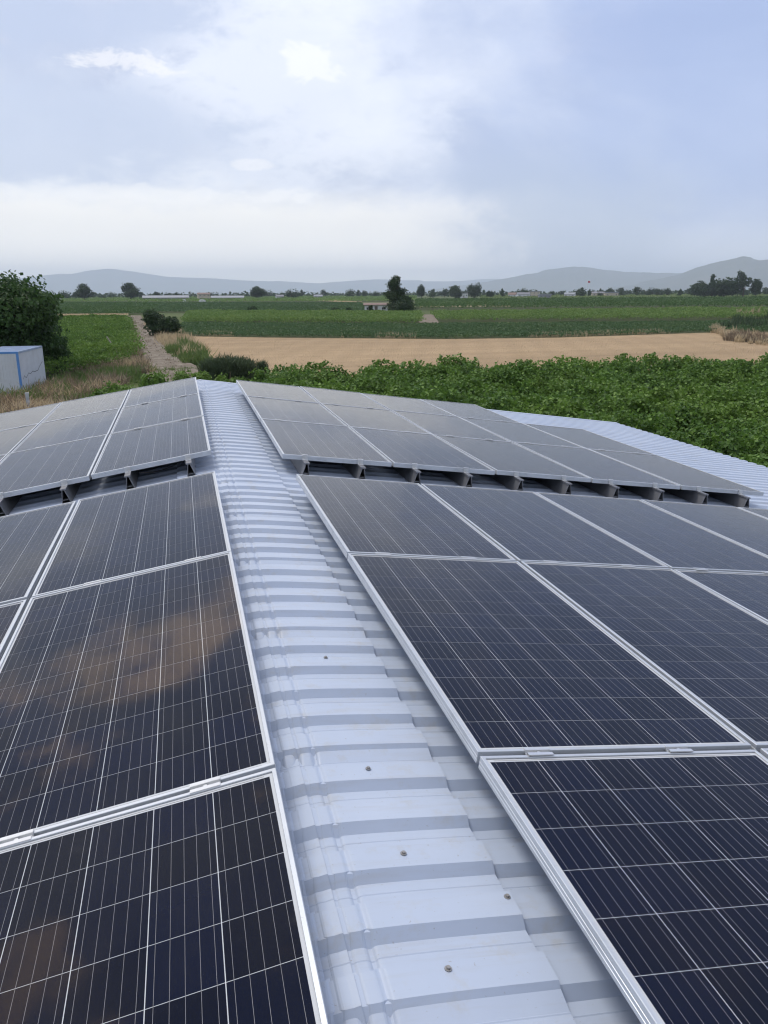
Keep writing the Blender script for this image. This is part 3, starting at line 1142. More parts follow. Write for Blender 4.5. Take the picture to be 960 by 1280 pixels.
wpx = [(-60, 545), (-60, 500), (29, 499), (62, 478), (110, 464), (150, 452), (166, 440), (180, 456), (192, 466), (165, 474), (130, 500), (100, 545)]
weeds('dry_weeds', wpx, 22000, 'dry', 0.3, 0.95, 0.05, 'pale dry weeds between the container and the dirt track', 0.7, 0.50, 4.5, 2)
weeds('brown_weeds', wpx, 20000, 'brown', 0.3, 1.1, 0.06, 'brown dead weeds between the container and the dirt track', 0.75, 0.44, 6.0, 7)
weeds('green_weeds', wpx, 34000, 'weed', 0.3, 0.9, 0.06, 'green weeds in front of the container and the old vineyard', 0.7, 0.44, 5.0, 4)
weeds('low_weeds', [(150, 470), (262, 458), (300, 500), (130, 530)], 9000, 'weed', 0.15, 0.5, 0.05, 'short green weeds at the roof end of the dirt track', 0.7, 0.35, 2.5, 11)
weeds('brown_verge', [(156, 397), (158, 410), (158, 452), (182, 466), (173, 430), (164, 400)], 7000, 'brown', 0.2, 0.9, 0.10, 'brown weeds along the vineyard side of the dirt track', 0.4)
weeds('dry_verge', [(180, 405), (226, 415), (262, 440), (245, 452), (208, 440)], 8500, 'dry', 0.3, 1.1, 0.08, 'tall pale grass between the dirt track and the stubble', 0.45)
weeds('green_verge', [(208, 438), (232, 432), (254, 440), (262, 458), (232, 456), (214, 446)], 8000, 'weed', 0.3, 1.2, 0.08, 'green weeds growing beside the dirt track bend', 0.6, 0.36, 3.0, 3)
weeds('track_weeds', [(158, 397), (172, 397), (200, 436), (250, 464), (196, 464), (170, 446)], 5000, 'brown', 0.1, 0.5, 0.07, 'sparse dead weeds growing on the dirt track', 0.6, 0.60, 2.4, 8)
# dry bank crossing the stubble field
bank = [(886, 414), (900, 412), (925, 420), (1020, 430), (1150, 440), (1150, 446), (1020, 438), (915, 428)]
weeds('bank_grass', bank, 5000, 'dry', 0.5, 1.3, 0.10, 'grey dry grass on the low bank crossing the stubble field', 0.4, 0.40, 6.0, 5)
weeds('bank_brush', [(905, 420), (1150, 441), (1150, 446), (905, 426)], 5000, 'brown', 0.5, 1.2, 0.10, 'dark dead brush on the low bank crossing the stubble field', 0.4, 0.35, 6.0, 6)
weeds('green_bank', [(890, 412), (930, 402), (1150, 398), (1150, 408), (930, 413)], 6000, 'reed', 0.8, 1.8, 0.14, 'dark green rushes behind the low bank', 0.3)
weeds('dry_bank', [(900, 400), (1150, 396), (1150, 393), (905, 397)], 2500, 'dry', 0.8, 1.9, 0.2, 'pale dry grass behind the dark green rushes', 0.3, 0.4, 7.0, 9)

# ------------------------------------------------------------------ the vineyard beside the shed
vx, rows_sp, vine_sp = [], 2.45, 1.1
ang = 0.30                                         # direction of the rows
ca, sa = math.cos(ang), math.sin(ang)
PL, NL, SZ = [], [], []
trunks = MB()
for r_ in np.arange(-10, 80, rows_sp):
    for q in np.arange(-20, 90, vine_sp):
        x = q * ca - r_ * sa + rng.normal(0, 0.15)
        y = q * sa + r_ * ca + rng.normal(0, 0.15)
        d = math.hypot(x - CAM[0], y - CAM[1])
        a = math.degrees(math.atan2(x - CAM[0], y - CAM[1]))
        far_lim = 49.5 + 0.0 * a + (a - 10) * 0.30
        if not (4.8 < a < 52) or d > far_lim or d < 15.5 or (x < 9.2 and y < 15.2) or rng.random() < 0.03:
            continue
        if a < 7 and d < 40:
            continue
        hgt = rng.uniform(1.35, 2.15)
        n_l = int(np.clip(1120 * (26.0 / d) ** 1.0, 560, 1300))
        # dome of foliage
        th = rng.random(n_l) * 2 * math.pi
        ph = np.arccos(1 - rng.random(n_l) * 1.15)
        rx = rng.uniform(0.72, 1.15); ry = rng.uniform(0.62, 0.92); rz = hgt * rng.uniform(0.45, 0.58)
        rad = 0.55 + 0.5 * np.sqrt(rng.random(n_l))
        lump = 1.0 + 0.22 * np.sin(th * 3 + rng.random() * 6) * np.sin(ph * 4 + rng.random() * 6)
        lx = rx * np.sin(ph) * np.cos(th) * rad * lump
        ly = ry * np.sin(ph) * np.sin(th) * rad * lump
        lz = hgt * 0.50 + rz * np.cos(ph) * rad * lump
        nx_, ny_, nz_ = np.sin(ph) * np.cos(th), np.sin(ph) * np.sin(th), np.cos(ph)
        PL.append(np.stack([x + lx * ca - ly * sa, y + lx * sa + ly * ca, GZ + lz], 1))
        NL.append(np.stack([nx_ * ca - ny_ * sa, nx_ * sa + ny_ * ca, nz_], 1))
        SZ.append(rng.uniform(0.085, 0.165, n_l) * (1 + d / 140.0))
        # arching shoots above the dome
        for _ in range(rng.integers(4, 8)):
            t_ = np.linspace(0, 1, 13)
            a2 = rng.random() * 2 * math.pi; ln = rng.uniform(0.5, 1.1); rise = rng.uniform(0.05, 0.32)
            sx, sy = rng.normal(0, 0.35, 2)
            hx = sx + np.cos(a2) * ln * t_; hy = sy + np.sin(a2) * ln * t_
            hz = hgt * 0.97 + rise * np.sin(t_ * math.pi * 0.9) * 1.3 - 0.35 * t_ ** 2
            pts = np.stack([x + hx, y + hy, GZ + hz], 1) + rng.normal(0, 0.05, (13, 3))
            PL.append(pts); NL.append(np.tile([[0, 0, 1.0]], (13, 1))); SZ.append(rng.uniform(0.09, 0.15, 13) * (1 + d / 140.0))
PLc, NLc, SZc = np.vstack(PL), np.vstack(NL), np.concatenate(SZ)
print('vine leaves', len(PLc))
me = leaves('vineyard', PLc, SZc, 0.0, 0.95, 0.12, NLc * 0.8)
tag(link('vineyard', me, MAT['vine']), 'dense leafy green vineyard growing beside the shed roof', 'vineyard', kind='stuff')
vg = [(9.0, -10), (60, -10), (75, 45)] + [tuple(CAM[:2] + np.array([math.sin(math.radians(a)), math.cos(math.radians(a))]) * (50.0 + (a - 10) * 0.30)) for a in (45, 35, 25, 15, 5)] + [(3.5, 38), (9.0, 16)]
poly_obj('vineyard_soil', vg, nextz(), MAT['dirt'], 'dark soil under the vineyard beside the shed', 'soil')


# ------------------------------------------------------------------ bushes and trees
def crown_points(n, lobes):
    """points on and inside a set of lobes (x, y, z, rx, ry, rz), with outward normals"""
    vol = np.array([l[3] * l[4] + l[5] * l[3] for l in lobes]); vol /= vol.sum()
    P_, N__ = [], []
    for l, f in zip(lobes, vol):
        m_ = max(8, int(n * f))
        v = rng.normal(size=(m_, 3)); v /= np.linalg.norm(v, axis=1, keepdims=True)
        r = 0.45 + 0.6 * rng.random(m_) ** 0.6
        bumpy = 1 + 0.22 * np.sin(v[:, 0] * 6 + l[0] * 5) * np.sin(v[:, 1] * 7 + l[1] * 3) + 0.15 * np.sin(v[:, 2] * 9 + l[2])
        r = r * bumpy
        P_.append(np.array(l[:3]) + v * r[:, None] * np.array(l[3:6])); N__.append(v)
    return np.vstack(P_), np.vstack(N__)


def tree_mesh(h, w_, n, leaf, style, seed):
    rs = np.random.default_rng(seed)
    lobes = []
    if style == 'round':
        for _ in range(9):
            a = rs.random() * 6.28; r = w_ * 0.28 * math.sqrt(rs.random()); z = h * rs.uniform(0.38, 0.76)
            s_ = w_ * rs.uniform(0.20, 0.30)
            lobes.append((r * math.cos(a), r * math.sin(a), z, s_, s_, min(s_ * 1.0, h * 0.22)))
        lobes.append((0, 0, h * 0.80, w_ * 0.22, w_ * 0.22, h * 0.17))
        lobes.append((0, 0, h * 0.36, w_ * 0.36, w_ * 0.36, h * 0.22))
    elif style == 'bush':
        for _ in range(10):
            a = rs.random() * 6.28; r = w_ * 0.33 * math.sqrt(rs.random()); z = h * rs.uniform(0.25, 0.70)
            s_ = w_ * rs.uniform(0.15, 0.25)
            lobes.append((r * math.cos(a), r * math.sin(a), z, s_, s_, min(s_, h * 0.26)))
        lobes.append((0, 0, h * 0.34, w_ * 0.42, w_ * 0.42, h * 0.30))
    elif style == 'tall':
        for k_ in range(12):
            f = (k_ + 0.5) / 12
            z = h * (0.16 + 0.78 * f); s_ = w_ * (0.34 - 0.22 * f) * rs.uniform(0.8, 1.2)
            a = rs.random() * 6.28; r = w_ * 0.16 * (1 - f * 0.6)
            lobes.append((r * math.cos(a), r * math.sin(a), z, s_, s_, h * 0.10))
    elif style == 'open':
        for k_ in range(9):
            a = rs.random() * 6.28; r = w_ * 0.36 * rs.random(); z = h * rs.uniform(0.45, 0.9)
            s_ = w_ * rs.uniform(0.10, 0.17)
            lobes.append((r * math.cos(a), r * math.sin(a), z, s_, s_, s_ * 1.1))
    P_, N__ = crown_points(n, lobes)
    P_[:, 2] = np.maximum(P_[:, 2], h * 0.04)
    crown = leaves('crown', P_, leaf * rng.uniform(0.7, 1.35, len(P_)), 0.2, 0.8, 0.15, N__)
    mb_ = MB()
    r0 = max(0.06, w_ * 0.035)
    mb_.tube([(0, 0, -0.1), (0.02 * h, 0, h * 0.25), (0.0, 0.02 * h, h * 0.5), (0.02 * h, 0.0, h * 0.8)], [r0, r0 * 0.8, r0 * 0.55, r0 * 0.15], 7)
    for l in lobes[:6]:
        mb_.tube([(0.01 * h, 0, h * 0.22), (l[0] * 0.5, l[1] * 0.5, h * 0.25 + (l[2] - h * 0.2) * 0.5), (l[0], l[1], l[2])], [r0 * 0.5, r0 * 0.35, r0 * 0.12], 5, cap=False)
    return crown, mb_.mesh('trunk', True)


def place_tree(name, label, cat, u, ytop, ybase, wpx_, style, n, leafk=0.055, mat='tree', dist=None, group=None, dmax=1150.0, meshes=None):
    if dist is None:
        dist = min(dmax, 6.2 * FPX / max(1.0, ybase - yh(u)))
    x, y = at_dist(u, dist)
    k_ = dist / FPX
    yb = yh(u) + 6.2 / k_
    h = (yb - ytop) * k_
    w_ = wpx_ * k_
    e = empty(name, (x, y, GZ))
    tag(e, label, cat, group)
    if meshes is None:
        meshes = tree_mesh(h, w_, n, max(h, w_) * leafk, style, int(u * 7 + ytop))
        link('crown', meshes[0], MAT[mat], e); link('trunk', meshes[1], MAT['bark'], e)
    return e


place_tree('broadleaf_tree', 'big dark leafy tree rising behind the white container', 'tree', 1, 345, 0, 143, 'round', 18000, 0.030, 'tree2', 68.0)
place_tree('broadleaf_tree', 'leafy green sapling beside the big tree and the old vineyard', 'tree', 62, 402, 0, 34, 'bush', 3500, 0.050, 'tree2', 70.0)
place_tree('round_bush', 'large round dark bush beside the far end of the dirt track', 'bush', 200, 384, 416, 46, 'bush', 6500, 0.050, 'tree')
place_tree('bush', 'small dark bush behind the large round bush', 'bush', 186, 383, 394, 16, 'bush', 900, 0.08, 'tree')
place_tree('poplar_tree', 'tall dark tree standing beside the white field hut', 'tree', 496, 346, 391, 44, 'tall', 7500, 0.040, 'tree', 252.0)
place_tree('hut_tree', 'lower spreading dark tree under the tall tree by the hut', 'tree', 507, 371, 393, 30, 'bush', 3500, 0.06, 'tree', 244.0)
place_tree('climbing_shrub', 'leafy shrub growing up the wall of the white hut', 'bush', 463, 377, 391, 7, 'bush', 700, 0.09, 'tree', 263.0)
for u, yt, yb, w_, lab in [(315, 380, 391, 14, 'round dark bush alone in the smooth green field'), (273, 384, 391, 6, 'smaller of two dark bushes close together in the smooth field'),
                           (279, 383, 391, 8, 'larger of two dark bushes close together in the smooth field'), (419, 382, 391, 12, 'low dark bush between smooth field and white hut'),
                           (436, 382, 391, 13, 'dark bush next to the white hut')]:
    place_tree('bush', lab, 'bush', u, yt, yb, w_, 'bush', 700, 0.09, 'tree')

for u, yt, yb, w_, st, lab in [
        (105, 356, 374, 21, 'round', 'broad round tree standing alone before the pale far hills'),
        (163, 354, 373.5, 24, 'round', 'broad lumpy tree at the end of the long white barn'),
        (321, 358, 371.5, 20, 'round', 'round tree at the end of the far barns, by open fields'),
        (527, 356, 368, 12, 'round', 'small neat round tree just past the tall hut tree'),
        (570, 355, 369.5, 21, 'bush', 'wide flat-topped dark tree before the far village'),
        (593, 352, 369.5, 19, 'bush', 'dark upright block of a tree before the far village'),
        (612, 360, 369, 11, 'bush', 'low dark bush beside the dark upright tree'),
        (880, 350, 369.8, 30, 'bush', 'dense low dome-shaped tree in the light green field'),
        (905, 348, 369.8, 40, 'bush', 'widest dense dome-shaped tree in the light green field'),
        (890, 345, 368.0, 15, 'open', 'thin open-crowned tree rising behind the dome-shaped trees'),
        (929, 341, 368.0, 24, 'open', 'tall open-crowned tree beyond the dome-shaped trees'),
        (945, 350, 368.0, 13, 'round', 'small round tree beside the tall open-crowned tree')]:
    place_tree('tree', lab, 'tree', u, yt, yb, w_, st, 3200 if st != 'open' else 900, 0.060, 'tree', dmax=900.0)

# far treeline: individuals, three shapes shared
proto = [tree_mesh(9.0, w_, 420, 1.1, st, 50 + i_) for i_, (w_, st) in enumerate([(10, 'round'), (13, 'bush'), (8, 'round'), (11, 'bush'), (7, 'tall')])]
us = np.concatenate([np.array([45, 58, 88, 116, 128, 140, 176, 196, 224, 290, 308, 334, 352, 364, 377, 394, 404, 418, 437, 456, 470, 541, 556, 628, 640, 652, 664, 690, 702, 714, 722, 738, 750, 762, 776, 785, 796, 806, 822, 834, 850, 863, 956]),
                     rng.uniform(20, 960, 46)])
for u in us:
    d = rng.uniform(980, 1500)
    x, y = at_dist(u, d)
    e = empty('tree', (x, y, GZ), (0, 0, rng.random() * 6.28))
    tag(e, 'small hazy dark tree in the far line of trees', 'tree', 'trees of the far treeline')
    s_ = rng.uniform(0.75, 1.45)
    e.scale = (s_ * rng.uniform(0.9, 1.3), s_ * rng.uniform(0.9, 1.3), s_)
    c_, t_ = proto[rng.integers(len(proto))]
    link('crown', c_, MAT['tree'], e); link('trunk', t_, MAT['bark'], e)
# hedges and low growth that fill the line behind them
Pm = []
for u in rng.uniform(-150, 1150, 5200):
    d = rng.uniform(1300, 1900)
    x, y = at_dist(u, d)
    h = 3.0 + 7.0 * vnoise(np.array([x]), np.array([y]), 60.0, 4)[0]
    Pm.append((x, y, GZ + h * rng.random()))
me = leaves('far_hedges', np.array(Pm), rng.uniform(3.0, 6.5, len(Pm)), 0.3)
tag(link('far_hedges', me, MAT['tree']), 'continuous low band of hedges and woods along the horizon', 'hedges', kind='stuff')

# vines that stand singly along the end of the roof
for i_, (u, d, yt, wp, lab) in enumerate([
        (190, 45, 450, 66, 'leafy green bush at the roof end, next to the brown weeds'),
        (236, 46, 447, 48, 'leafy green bush at the roof end, before the dirt track'),
        (281, 46, 448, 50, 'leafy green bush in front of the dark reeds'),
        (325, 47, 449, 44, 'leafy green bush between the reeds and the vineyard'),
        (134, 43, 467, 66, 'low green bush behind the container-side solar panels')]):
    place_tree('vine_bush', lab, 'bush', u, yt, 0, wp, 'bush', 4200, 0.062, 'vine', float(d))


# reeds
def reed_clump(name, label, u, d, wpx_, ytop, n, mat):
    x, y = at_dist(u, d)
    k_ = d / FPX
    h = (yh(u) + 6.2 / k_ - ytop) * k_
    r = wpx_ * k_ / 2
    a = rng.random(n) * 6.28; q = np.sqrt(rng.random(n))
    P_ = np.stack([r * q * np.cos(a), r * 0.6 * q * np.sin(a), np.zeros(n)], 1)
    ln = h * (0.55 + 0.5 * rng.random(n)) * (1 - 0.25 * q)
    me_ = blades(name, P_, ln, 0.055, 0.22)
    # leaves leaving the canes
    m2 = n * 5
    idx = rng.integers(0, n, m2)
    z = ln[idx] * rng.uniform(0.15, 0.98, m2)
    P3 = P_[idx] + rng.normal(0, 0.08, (m2, 3)); P3[:, 2] = z
    me2 = blades('reed_leaves', P3, rng.uniform(0.25, 0.5, m2), 0.05, 1.0)
    e = empty(name, (x, y, GZ))
    tag(e, label, 'reeds')
    link('canes', me_, MAT[mat], e); link('reed_leaves', me2, MAT[mat], e)
    return e


reed_clump('reed_clump', 'wide dense clump of grey-green reeds by the stubble field', 280, 58.0, 66, 437, 2200, 'reed')
reed_clump('reed_clump', 'narrow tuft of reeds beside the wide reed clump', 323, 60.0, 12, 444, 260, 'reed')

# ------------------------------------------------------------------ container
def cont():
    A_, B_ = np.append(G(29, 495), GZ), np.append(G(60.5, 481), GZ)
    dirv = (B_ - A_)[:2]; depth = 6.05
    ang_ = math.atan2(dirv[1], dirv[0]) - math.pi / 2
    e = empty('site_container', (A_[0], A_[1], GZ), (0, 0, ang_))
    tag(e, 'white corrugated site container with blue corner posts below the big tree', 'container')
    WW, HH, z0 = 2.6, 2.62, 0.16
    white = plain('container_white', (0.60, 0.63, 0.68), 0.5, var=0.06, scale=1.0, dirt=(0.38, 0.36, 0.34), dirt_amt=0.35)
    blue = plain('container_blue', (0.10, 0.25, 0.56), 0.45, var=0.12, scale=2.0)
    darkm = plain('container_skid', (0.03, 0.035, 0.045), 0.7)
    # local: x from -WW (off to the side) to 0, y from 0 to depth
    mb_ = MB(); zt_ = z0 + HH
    n_ = 26
    for kx in range(n_):   # front wall, trapezoid sheet
        x0 = -WW + 0.12 + (WW - 0.24) * kx / n_; x1 = -WW + 0.12 + (WW - 0.24) * (kx + 1) / n_
        dpt = 0.02 if kx % 2 else 0.0
        mb_.box(x0, x1 - 0.004, 0.035 - dpt, 0.07, z0 + 0.13, zt_ - 0.13)
    keep_local(link('front_wall', mb_.mesh('front_wall'), white), e)
    mb_ = MB()
    n_ = 44
    for ky in range(n_):
        y0 = 0.12 + (depth - 0.24) * ky / n_; y1 = 0.12 + (depth - 0.24) * (ky + 1) / n_
        dpt = 0.012 if ky % 2 else 0.0
        mb_.box(-0.07, -0.035 + dpt, y0, y1 - 0.004, z0 + 0.13, zt_ - 0.13)
    keep_local(link('side_wall', mb_.mesh('side_wall'), white), e)
    mb_ = MB(); mb_.box(-WW + 0.02, -WW + 0.06, 0.12, depth - 0.12, z0 + 0.13, zt_ - 0.13); mb_.box(-WW + 0.12, -0.12, depth - 0.07, depth - 0.03, z0 + 0.13, zt_ - 0.13)
    keep_local(link('back_wall', mb_.mesh('back_wall'), white), e)
    for (x, y) in ((-0.13, 0.0), (-0.13, depth - 0.13), (-WW, 0.0), (-WW, depth - 0.13)):
        mb_ = MB(); mb_.box(x, x + 0.13, y, y + 0.13, z0 + 0.125, zt_ - 0.125)
        keep_local(link('corner_post', mb_.mesh('corner_post'), blue if y < 1 else white), e)
    mb_ = MB()
    mb_.box(-WW, 0, 0, 0.12, zt_ - 0.124, zt_)
    keep_local(link('top_rail', mb_.mesh('top_rail'), blue), e)
    mb_ = MB(); mb_.box(-WW, 0, 0.005, 0.12, z0, z0 + 0.124); mb_.box(-0.12, 0, 0.12, depth, z0, z0 + 0.124); mb_.box(-WW, -WW + 0.12, 0.12, depth, z0, z0 + 0.124)
    keep_local(link('bottom_rail', mb_.mesh('bottom_rail'), blue), e)
    mb_ = MB(); mb_.box(-0.12, 0, 0.12, depth, zt_ - 0.12, zt_ - 0.004); mb_.box(-WW, -WW + 0.12, 0.12, depth, zt_ - 0.12, zt_ - 0.004); mb_.box(-WW + 0.12, -0.12, depth - 0.1, depth, zt_ - 0.12, zt_ - 0.004)
    for ky in range(30):
        y0 = 0.12 + (depth - 0.22) * ky / 30
        mb_.box(-WW + 0.12, -0.12, y0 + 0.003, y0 + (depth - 0.22) / 30 - 0.003, zt_ - 0.06, zt_ - 0.03 + (0.02 if ky % 2 else 0))
    keep_local(link('top_sheet', mb_.mesh('top_sheet'), plain('container_roof', (0.30, 0.38, 0.52), 0.5, var=0.15, scale=1.5, dirt=(0.25, 0.24, 0.24))), e)
    for y in (0.4, depth / 2, depth - 0.5):
        mb_ = MB(); mb_.box(-WW + 0.1, -0.1, y, y + 0.2, 0.0, z0 - 0.002)
        keep_local(link('skid', mb_.mesh('skid'), darkm), e)
    # dark zigzag graffiti line along the side wall
    mb_ = MB()
    zz = [(0.6, 1.00), (0.95, 1.20), (1.25, 1.02), (2.0, 1.28), (2.35, 1.18), (3.0, 1.30), (3.4, 1.22), (4.3, 1.24), (4.6, 1.38), (5.2, 1.58), (5.7, 1.72)]
    for (y0, q0), (y1, q1) in zip(zz[:-1], zz[1:]):
        n2 = np.array([-(q1 - q0), y1 - y0]); n2 = n2 / np.linalg.norm(n2) * 0.018
        mb_.add([(-0.020, y0 - n2[0], q0 - n2[1]), (-0.020, y1 - n2[0], q1 - n2[1]), (-0.020, y1 + n2[0], q1 + n2[1]), (-0.020, y0 + n2[0], q0 + n2[1])], [(0, 1, 2, 3)])
    keep_local(link('painted_zigzag', mb_.mesh('painted_zigzag'), darkm), e)
    return e


def keep_local(o_, e):
    o_.parent = e
    return o_


cont()
# pale pipe in front of it, leaning stake in the old vineyard
x, y = at_dist(17.5, 47.0)
mb = MB(); mb.tube([(0, 0, -0.2), (0, 0, 1.05)], 0.09, 12)
mb.tube([(0, 0, 1.05), (0, 0, 1.10)], 0.11, 12)
o = link('standpipe', mb.mesh('standpipe', False), plain('grey_pipe', (0.45, 0.48, 0.52), 0.5), None, (x, y, GZ))
tag(o, 'short pale upright pipe in the weeds before the container', 'pipe')
p0, p1 = G(155, 452), G(155, 452)
x, y = p0
mb = MB(); kk = math.hypot(x, y) / FPX
mb.tube([(0, 0, -0.2), (-17 * kk, 0.4, 29 * kk)], 0.06, 8)
o = link('vine_stake', mb.mesh('vine_stake'), plain('grey_wood', (0.30, 0.27, 0.23), 0.85), None, (x, y, GZ))
tag(o, 'leaning grey wooden stake at the edge of the old vineyard', 'stake')


# ------------------------------------------------------------------ hut, barns and houses
def house(name, label, cat, u, d, wpx_, wall_h, roof_h, depth, wall, roof, rot=0.0, nwin=2, storeys=1, flat=False, door=True):
    x, y = at_dist(u, d)
    wd = wpx_ * d / FPX
    face = math.atan2(-(x - CAM[0]), (y - CAM[1]))
    e = empty(name, (x, y, GZ), (0, 0, face + rot))
    tag(e, label, cat)
    hw = wd / 2
    mb_ = MB(); mb_.box(-hw, hw, 0, depth, -0.2, wall_h)
    if not flat:
        for xs in (-hw, hw):
            mb_.add([(xs, 0, wall_h), (xs, depth, wall_h), (xs, depth / 2, wall_h + roof_h * 0.96)], [(0, 1, 2)])
    link('wall', mb_.mesh('wall'), wall, e)
    mb_ = MB(); ov = min(0.5, wd * 0.05)
    if flat:
        mb_.box(-hw - ov, hw + ov, -ov, depth + ov, wall_h + 0.003, wall_h + roof_h)
    else:
        zr_ = wall_h + roof_h
        t = 0.15
        mb_.prism([(-ov, wall_h - ov * roof_h * 2 / depth), (depth / 2, zr_), (depth + ov, wall_h - ov * roof_h * 2 / depth), (depth + ov, wall_h - ov * roof_h * 2 / depth + t), (depth / 2, zr_ + t), (-ov, wall_h - ov * roof_h * 2 / depth + t)],
                  (0, 1, 0), (0, 0, 1), (wd + 2 * ov, 0, 0), (-hw - ov, 0, 0))
    link('roof', mb_.mesh('roof'), roof, e)
    for s_ in range(storeys):
        sh = wall_h / storeys
        for k_ in range(nwin):
            cx_ = -hw + wd * (k_ + 0.5) / nwin
            if door and s_ == 0 and k_ == nwin // 2:
                mb_ = MB(); mb_.box(cx_ - 0.5, cx_ + 0.5, -0.06, 0.02, 0.0, min(2.1, sh * 0.85))
                link('door', mb_.mesh('door'), MAT['door_paint'], e)
                continue
            ww = min(0.7, wd / nwin * 0.3)
            z0_ = s_ * sh + sh * 0.36
            mb_ = MB(); mb_.box(cx_ - ww, cx_ + ww, -0.05, 0.03, z0_, z0_ + sh * 0.36)
            wn = link('window', mb_.mesh('window'), MAT['white_paint'], e)
            mb_ = MB(); mb_.box(cx_ - ww * 0.85, cx_ - ww * 0.05, -0.07, -0.02, z0_ + sh * 0.03, z0_ + sh * 0.33); mb_.box(cx_ + ww * 0.05, cx_ + ww * 0.85, -0.07, -0.02, z0_ + sh * 0.03, z0_ + sh * 0.33)
            link('pane', mb_.mesh('pane'), MAT['dark_glass'], wn)
    return e


MAT['door_paint'] = plain('door_paint', (0.12, 0.10, 0.09), 0.6)
MAT['white_paint'] = plain('white_paint', (0.62, 0.63, 0.64), 0.6, var=0.08)
MAT['dark_glass'] = plain('dark_glass', (0.02, 0.025, 0.03), 0.15)
c_white = plain('white_plaster', (0.62, 0.63, 0.65), 0.8, var=0.08, scale=0.8, dirt=(0.4, 0.38, 0.35))
c_cream = plain('cream_plaster', (0.52, 0.46, 0.37), 0.8, var=0.08, scale=0.8)
c_grey = plain('grey_wall', (0.24, 0.25, 0.28), 0.8, var=0.15, scale=0.5)
r_pale = plain('pale_sheet_roof', (0.25, 0.265, 0.29), 0.5, var=0.08, scale=0.3)
r_red = plain('red_tile_roof', (0.20, 0.14, 0.12), 0.8, var=0.25, scale=1.0)
r_grey = plain('grey_roof', (0.20, 0.20, 0.22), 0.7, var=0.2, scale=0.5)
house('field_hut', 'white field hut with a low rusty roof beside the tall tree', 'hut', 470, 268.0, 28, 2.4, 0.55, 5.0, c_white, r_red, 0.0, 3)
house('long_barn', 'very long low barn with pale roof beside the lumpy tree', 'barn', 207, 930.0, 52, 2.7, 2.2, 14, c_grey, r_pale, 0.02, 14, door=False)
house('farm_house', 'two-storey cream house between the two long barns', 'house', 255, 920.0, 14, 6.2, 1.4, 10, c_cream, r_red, 0.1, 3, 2)
house('long_barn', 'long low barn with pale roof past the cream house', 'barn', 284, 940.0, 38, 2.2, 2.0, 14, c_grey, r_pale, -0.02, 10, door=False)
house('cottage', 'tiny white cottage among trees before the pale hills', 'house', 72, 960.0, 7, 2.6, 2.2, 7, c_white, r_grey, 0.3, 2)
for u, d, wp, wh_, rh, flat, wl, rf, lab in [
        (640, 960, 9, 3.6, 2.2, False, c_white, r_red, 'small white village house with red roof beside the dark tree block'),
        (655, 1010, 15, 4.2, 1.6, False, c_white, r_grey, 'white village house with grey roof next to the white-topped shed'),
        (668, 1100, 13, 6.6, 1.0, True, c_cream, r_pale, 'cream flat-roofed village building with pale roof edge'),
        (682, 880, 14, 3.4, 1.0, True, c_grey, r_pale, 'dark open shed with bright white roof in the village'),
        (712, 980, 12, 3.6, 1.8, False, c_white, r_pale, 'white village house with pale roof past the bright-roofed shed'),
        (748, 1080, 14, 4.4, 1.8, False, c_cream, r_grey, 'cream village house by the flagpole'),
        (765, 1060, 15, 4.4, 1.4, True, c_cream, r_pale, 'wide cream village building past the flagpole'),
        (350, 1000, 9, 3.0, 1.8, False, c_white, r_grey, 'small pale house in the treeline past the round tree'),
        (398, 1050, 10, 3.0, 1.6, False, c_white, r_pale, 'small white house in the treeline before the low hills'),
        (580, 1000, 9, 5.0, 1.2, True, c_white, r_grey, 'white flat-roofed house between two dark village trees')]:
    house('village_house', lab, 'house', u, d, wp, wh_, rh, 8.0, wl, rf, rng.uniform(-0.3, 0.3), 3, 2 if wh_ > 5 else 1, flat)
# flag
x, y = at_dist(734, 1000.0)
e = empty('flagpole', (x, y, GZ)); tag(e, 'flagpole with a small red flag above the village', 'flagpole')
mb = MB(); mb.tube([(0, 0, 0), (0, 0, 19.0)], [0.16, 0.10], 8)
link('pole', mb.mesh('pole'), MAT['white_paint'], e)
nx_, nz_ = 10, 4
V = [(0.12 + 3.0 * i_ / nx_, 0.3 * math.sin(i_ * 0.9), 16.6 + 2.0 * j_ / nz_ - 0.35 * (i_ / nx_) ** 2) for j_ in range(nz_ + 1) for i_ in range(nx_ + 1)]
Q = [(j_ * (nx_ + 1) + i_, j_ * (nx_ + 1) + i_ + 1, (j_ + 1) * (nx_ + 1) + i_ + 1, (j_ + 1) * (nx_ + 1) + i_) for j_ in range(nz_) for i_ in range(nx_)]
link('flag', mesh_np('flag', np.array(V), np.array(Q), True), plain('flag_red', (0.55, 0.05, 0.06), 0.7), e)
# white covers lying in the field
for u, v, wp, lab in [(253, 378, 8, 'rounded white cover in the field before the cream house'), (230, 377.5, 5, 'small grey cover in the field before the long barn')]:
    p_ = G(u, v); d = math.hypot(*(p_ - CAM[:2])); k_ = d / FPX
    mb = MB(); seg = 10
    rings = []
    for a in np.linspace(0, math.pi, 9):
        rings.append((math.cos(a) * wp * k_ / 2, math.sin(a) * 2.2 * k_ + 0.9))
    mb.prism([(-wp * k_ / 2, 0)] + [(-q[0], q[1]) for q in rings] + [(wp * k_ / 2, 0)], (1, 0, 0), (0, 0, 1), (0, 3.0, 0))
    o = link('field_cover', mb.mesh('field_cover'), MAT['white_paint'], None, (p_[0], p_[1], GZ))
    tag(o, lab, 'cover')


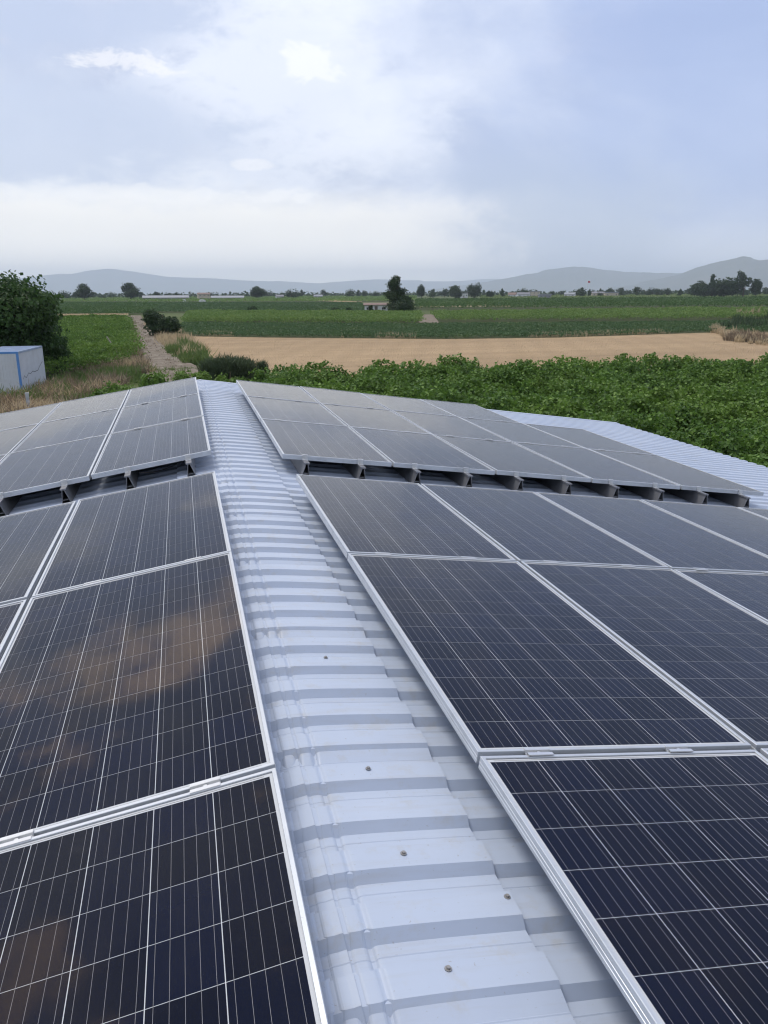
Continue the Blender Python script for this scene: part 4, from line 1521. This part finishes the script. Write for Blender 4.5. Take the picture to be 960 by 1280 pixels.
# ------------------------------------------------------------------ hills
def hills(name, label, dist, prof, depth, seed):
    us_ = np.array([q[0] for q in prof], float); ys_ = np.array([q[1] for q in prof], float)
    uu = np.linspace(us_[0], us_[-1], 260)
    yy = np.interp(uu, us_, ys_)
    nd = 15
    V = np.zeros((len(uu), nd, 3))
    rs = np.random.default_rng(seed)
    fine = np.zeros(len(uu))
    for f, am in ((14, 1.5), (29, 0.9), (61, 0.55), (127, 0.3)):
        kx = np.sort(rs.random(f)) * 1.1 - 0.05
        fine += np.interp(np.linspace(0, 1, len(uu)), kx, rs.normal(0, am, f))
    for i_, (u, yv) in enumerate(zip(uu, yy)):
        r = ray(u, yv)
        hk = max(0.0, (yh(u) - yv - 1.5 + 0.5 * fine[i_])) / FPX
        for j_ in range(nd):
            t = j_ / (nd - 1)
            dd = dist + (t - 0.5) * depth
            sh = math.sin(math.pi * t) ** 1.2
            wob = 1.0 - 0.22 * abs(math.sin(i_ * 0.23 + j_ * 1.7 + seed + 2.0 * math.sin(i_ * 0.07)))
            x_, y_ = at_dist(u, dd)
            V[i_, j_] = (x_, y_, GZ - 5 + (hk * dist + 11.0) * sh * (wob if j_ != nd // 2 else 1.0))
    Q = np.array([(i_ * nd + j_, (i_ + 1) * nd + j_, (i_ + 1) * nd + j_ + 1, i_ * nd + j_ + 1) for i_ in range(len(uu) - 1) for j_ in range(nd - 1)])
    o_ = link(name, mesh_np(name, V.reshape(-1, 3), Q, True), MAT['hill'])
    tag(o_, label, 'hills', kind='structure')


hills('hills', 'pale hazy far mountain range along the horizon', 24000.0,
      [(-400, 352), (-100, 354), (0, 353), (28, 350), (75, 344.5), (92, 345), (112, 341), (138, 338.5), (172, 341.5), (210, 346.5), (262, 347.5), (300, 349.5), (345, 350.5), (400, 353), (440, 350.5), (470, 349), (500, 350), (560, 351), (620, 350), (700, 352), (800, 348), (900, 352), (1000, 352), (1400, 350)], 4500, 1)
hills('hills', 'low blue hill behind the village', 16000.0, [(520, 362), (580, 356), (640, 346), (680, 339), (715, 335.5), (750, 338), (800, 342), (850, 343.5), (900, 346), (1000, 352), (1100, 360)], 3500, 2)
hills('hills', 'blue mountain shoulder behind the dome-shaped trees', 12500.0, [(760, 358), (820, 350), (846, 344), (868, 336.5), (900, 330.5), (922, 326), (945, 329.5), (965, 328), (1000, 334), (1100, 330), (1250, 345), (1400, 358)], 3000, 3)

# ------------------------------------------------------------------ haze: the damp air under the clouds
HZ = 27000.0
mb = MB(); mb.box(-HZ, HZ, -HZ, HZ, GZ - 1.0, 740.0)
hm = bpy.data.materials.new('haze_air'); hm.use_nodes = True
ht = hm.node_tree; ht.nodes.clear()
ho = ht.nodes.new('ShaderNodeOutputMaterial')
pv = ht.nodes.new('ShaderNodeVolumePrincipled')
pv.inputs['Color'].default_value = (0.76, 0.85, 1.0, 1)
pv.inputs['Density'].default_value = 8.5e-5
pv.inputs['Anisotropy'].default_value = 0.0
ht.links.new(pv.outputs[0], ho.inputs['Volume'])
o = link('haze', mb.mesh('haze'), hm)
tag(o, 'thin damp haze over the plain', 'haze', kind='stuff')
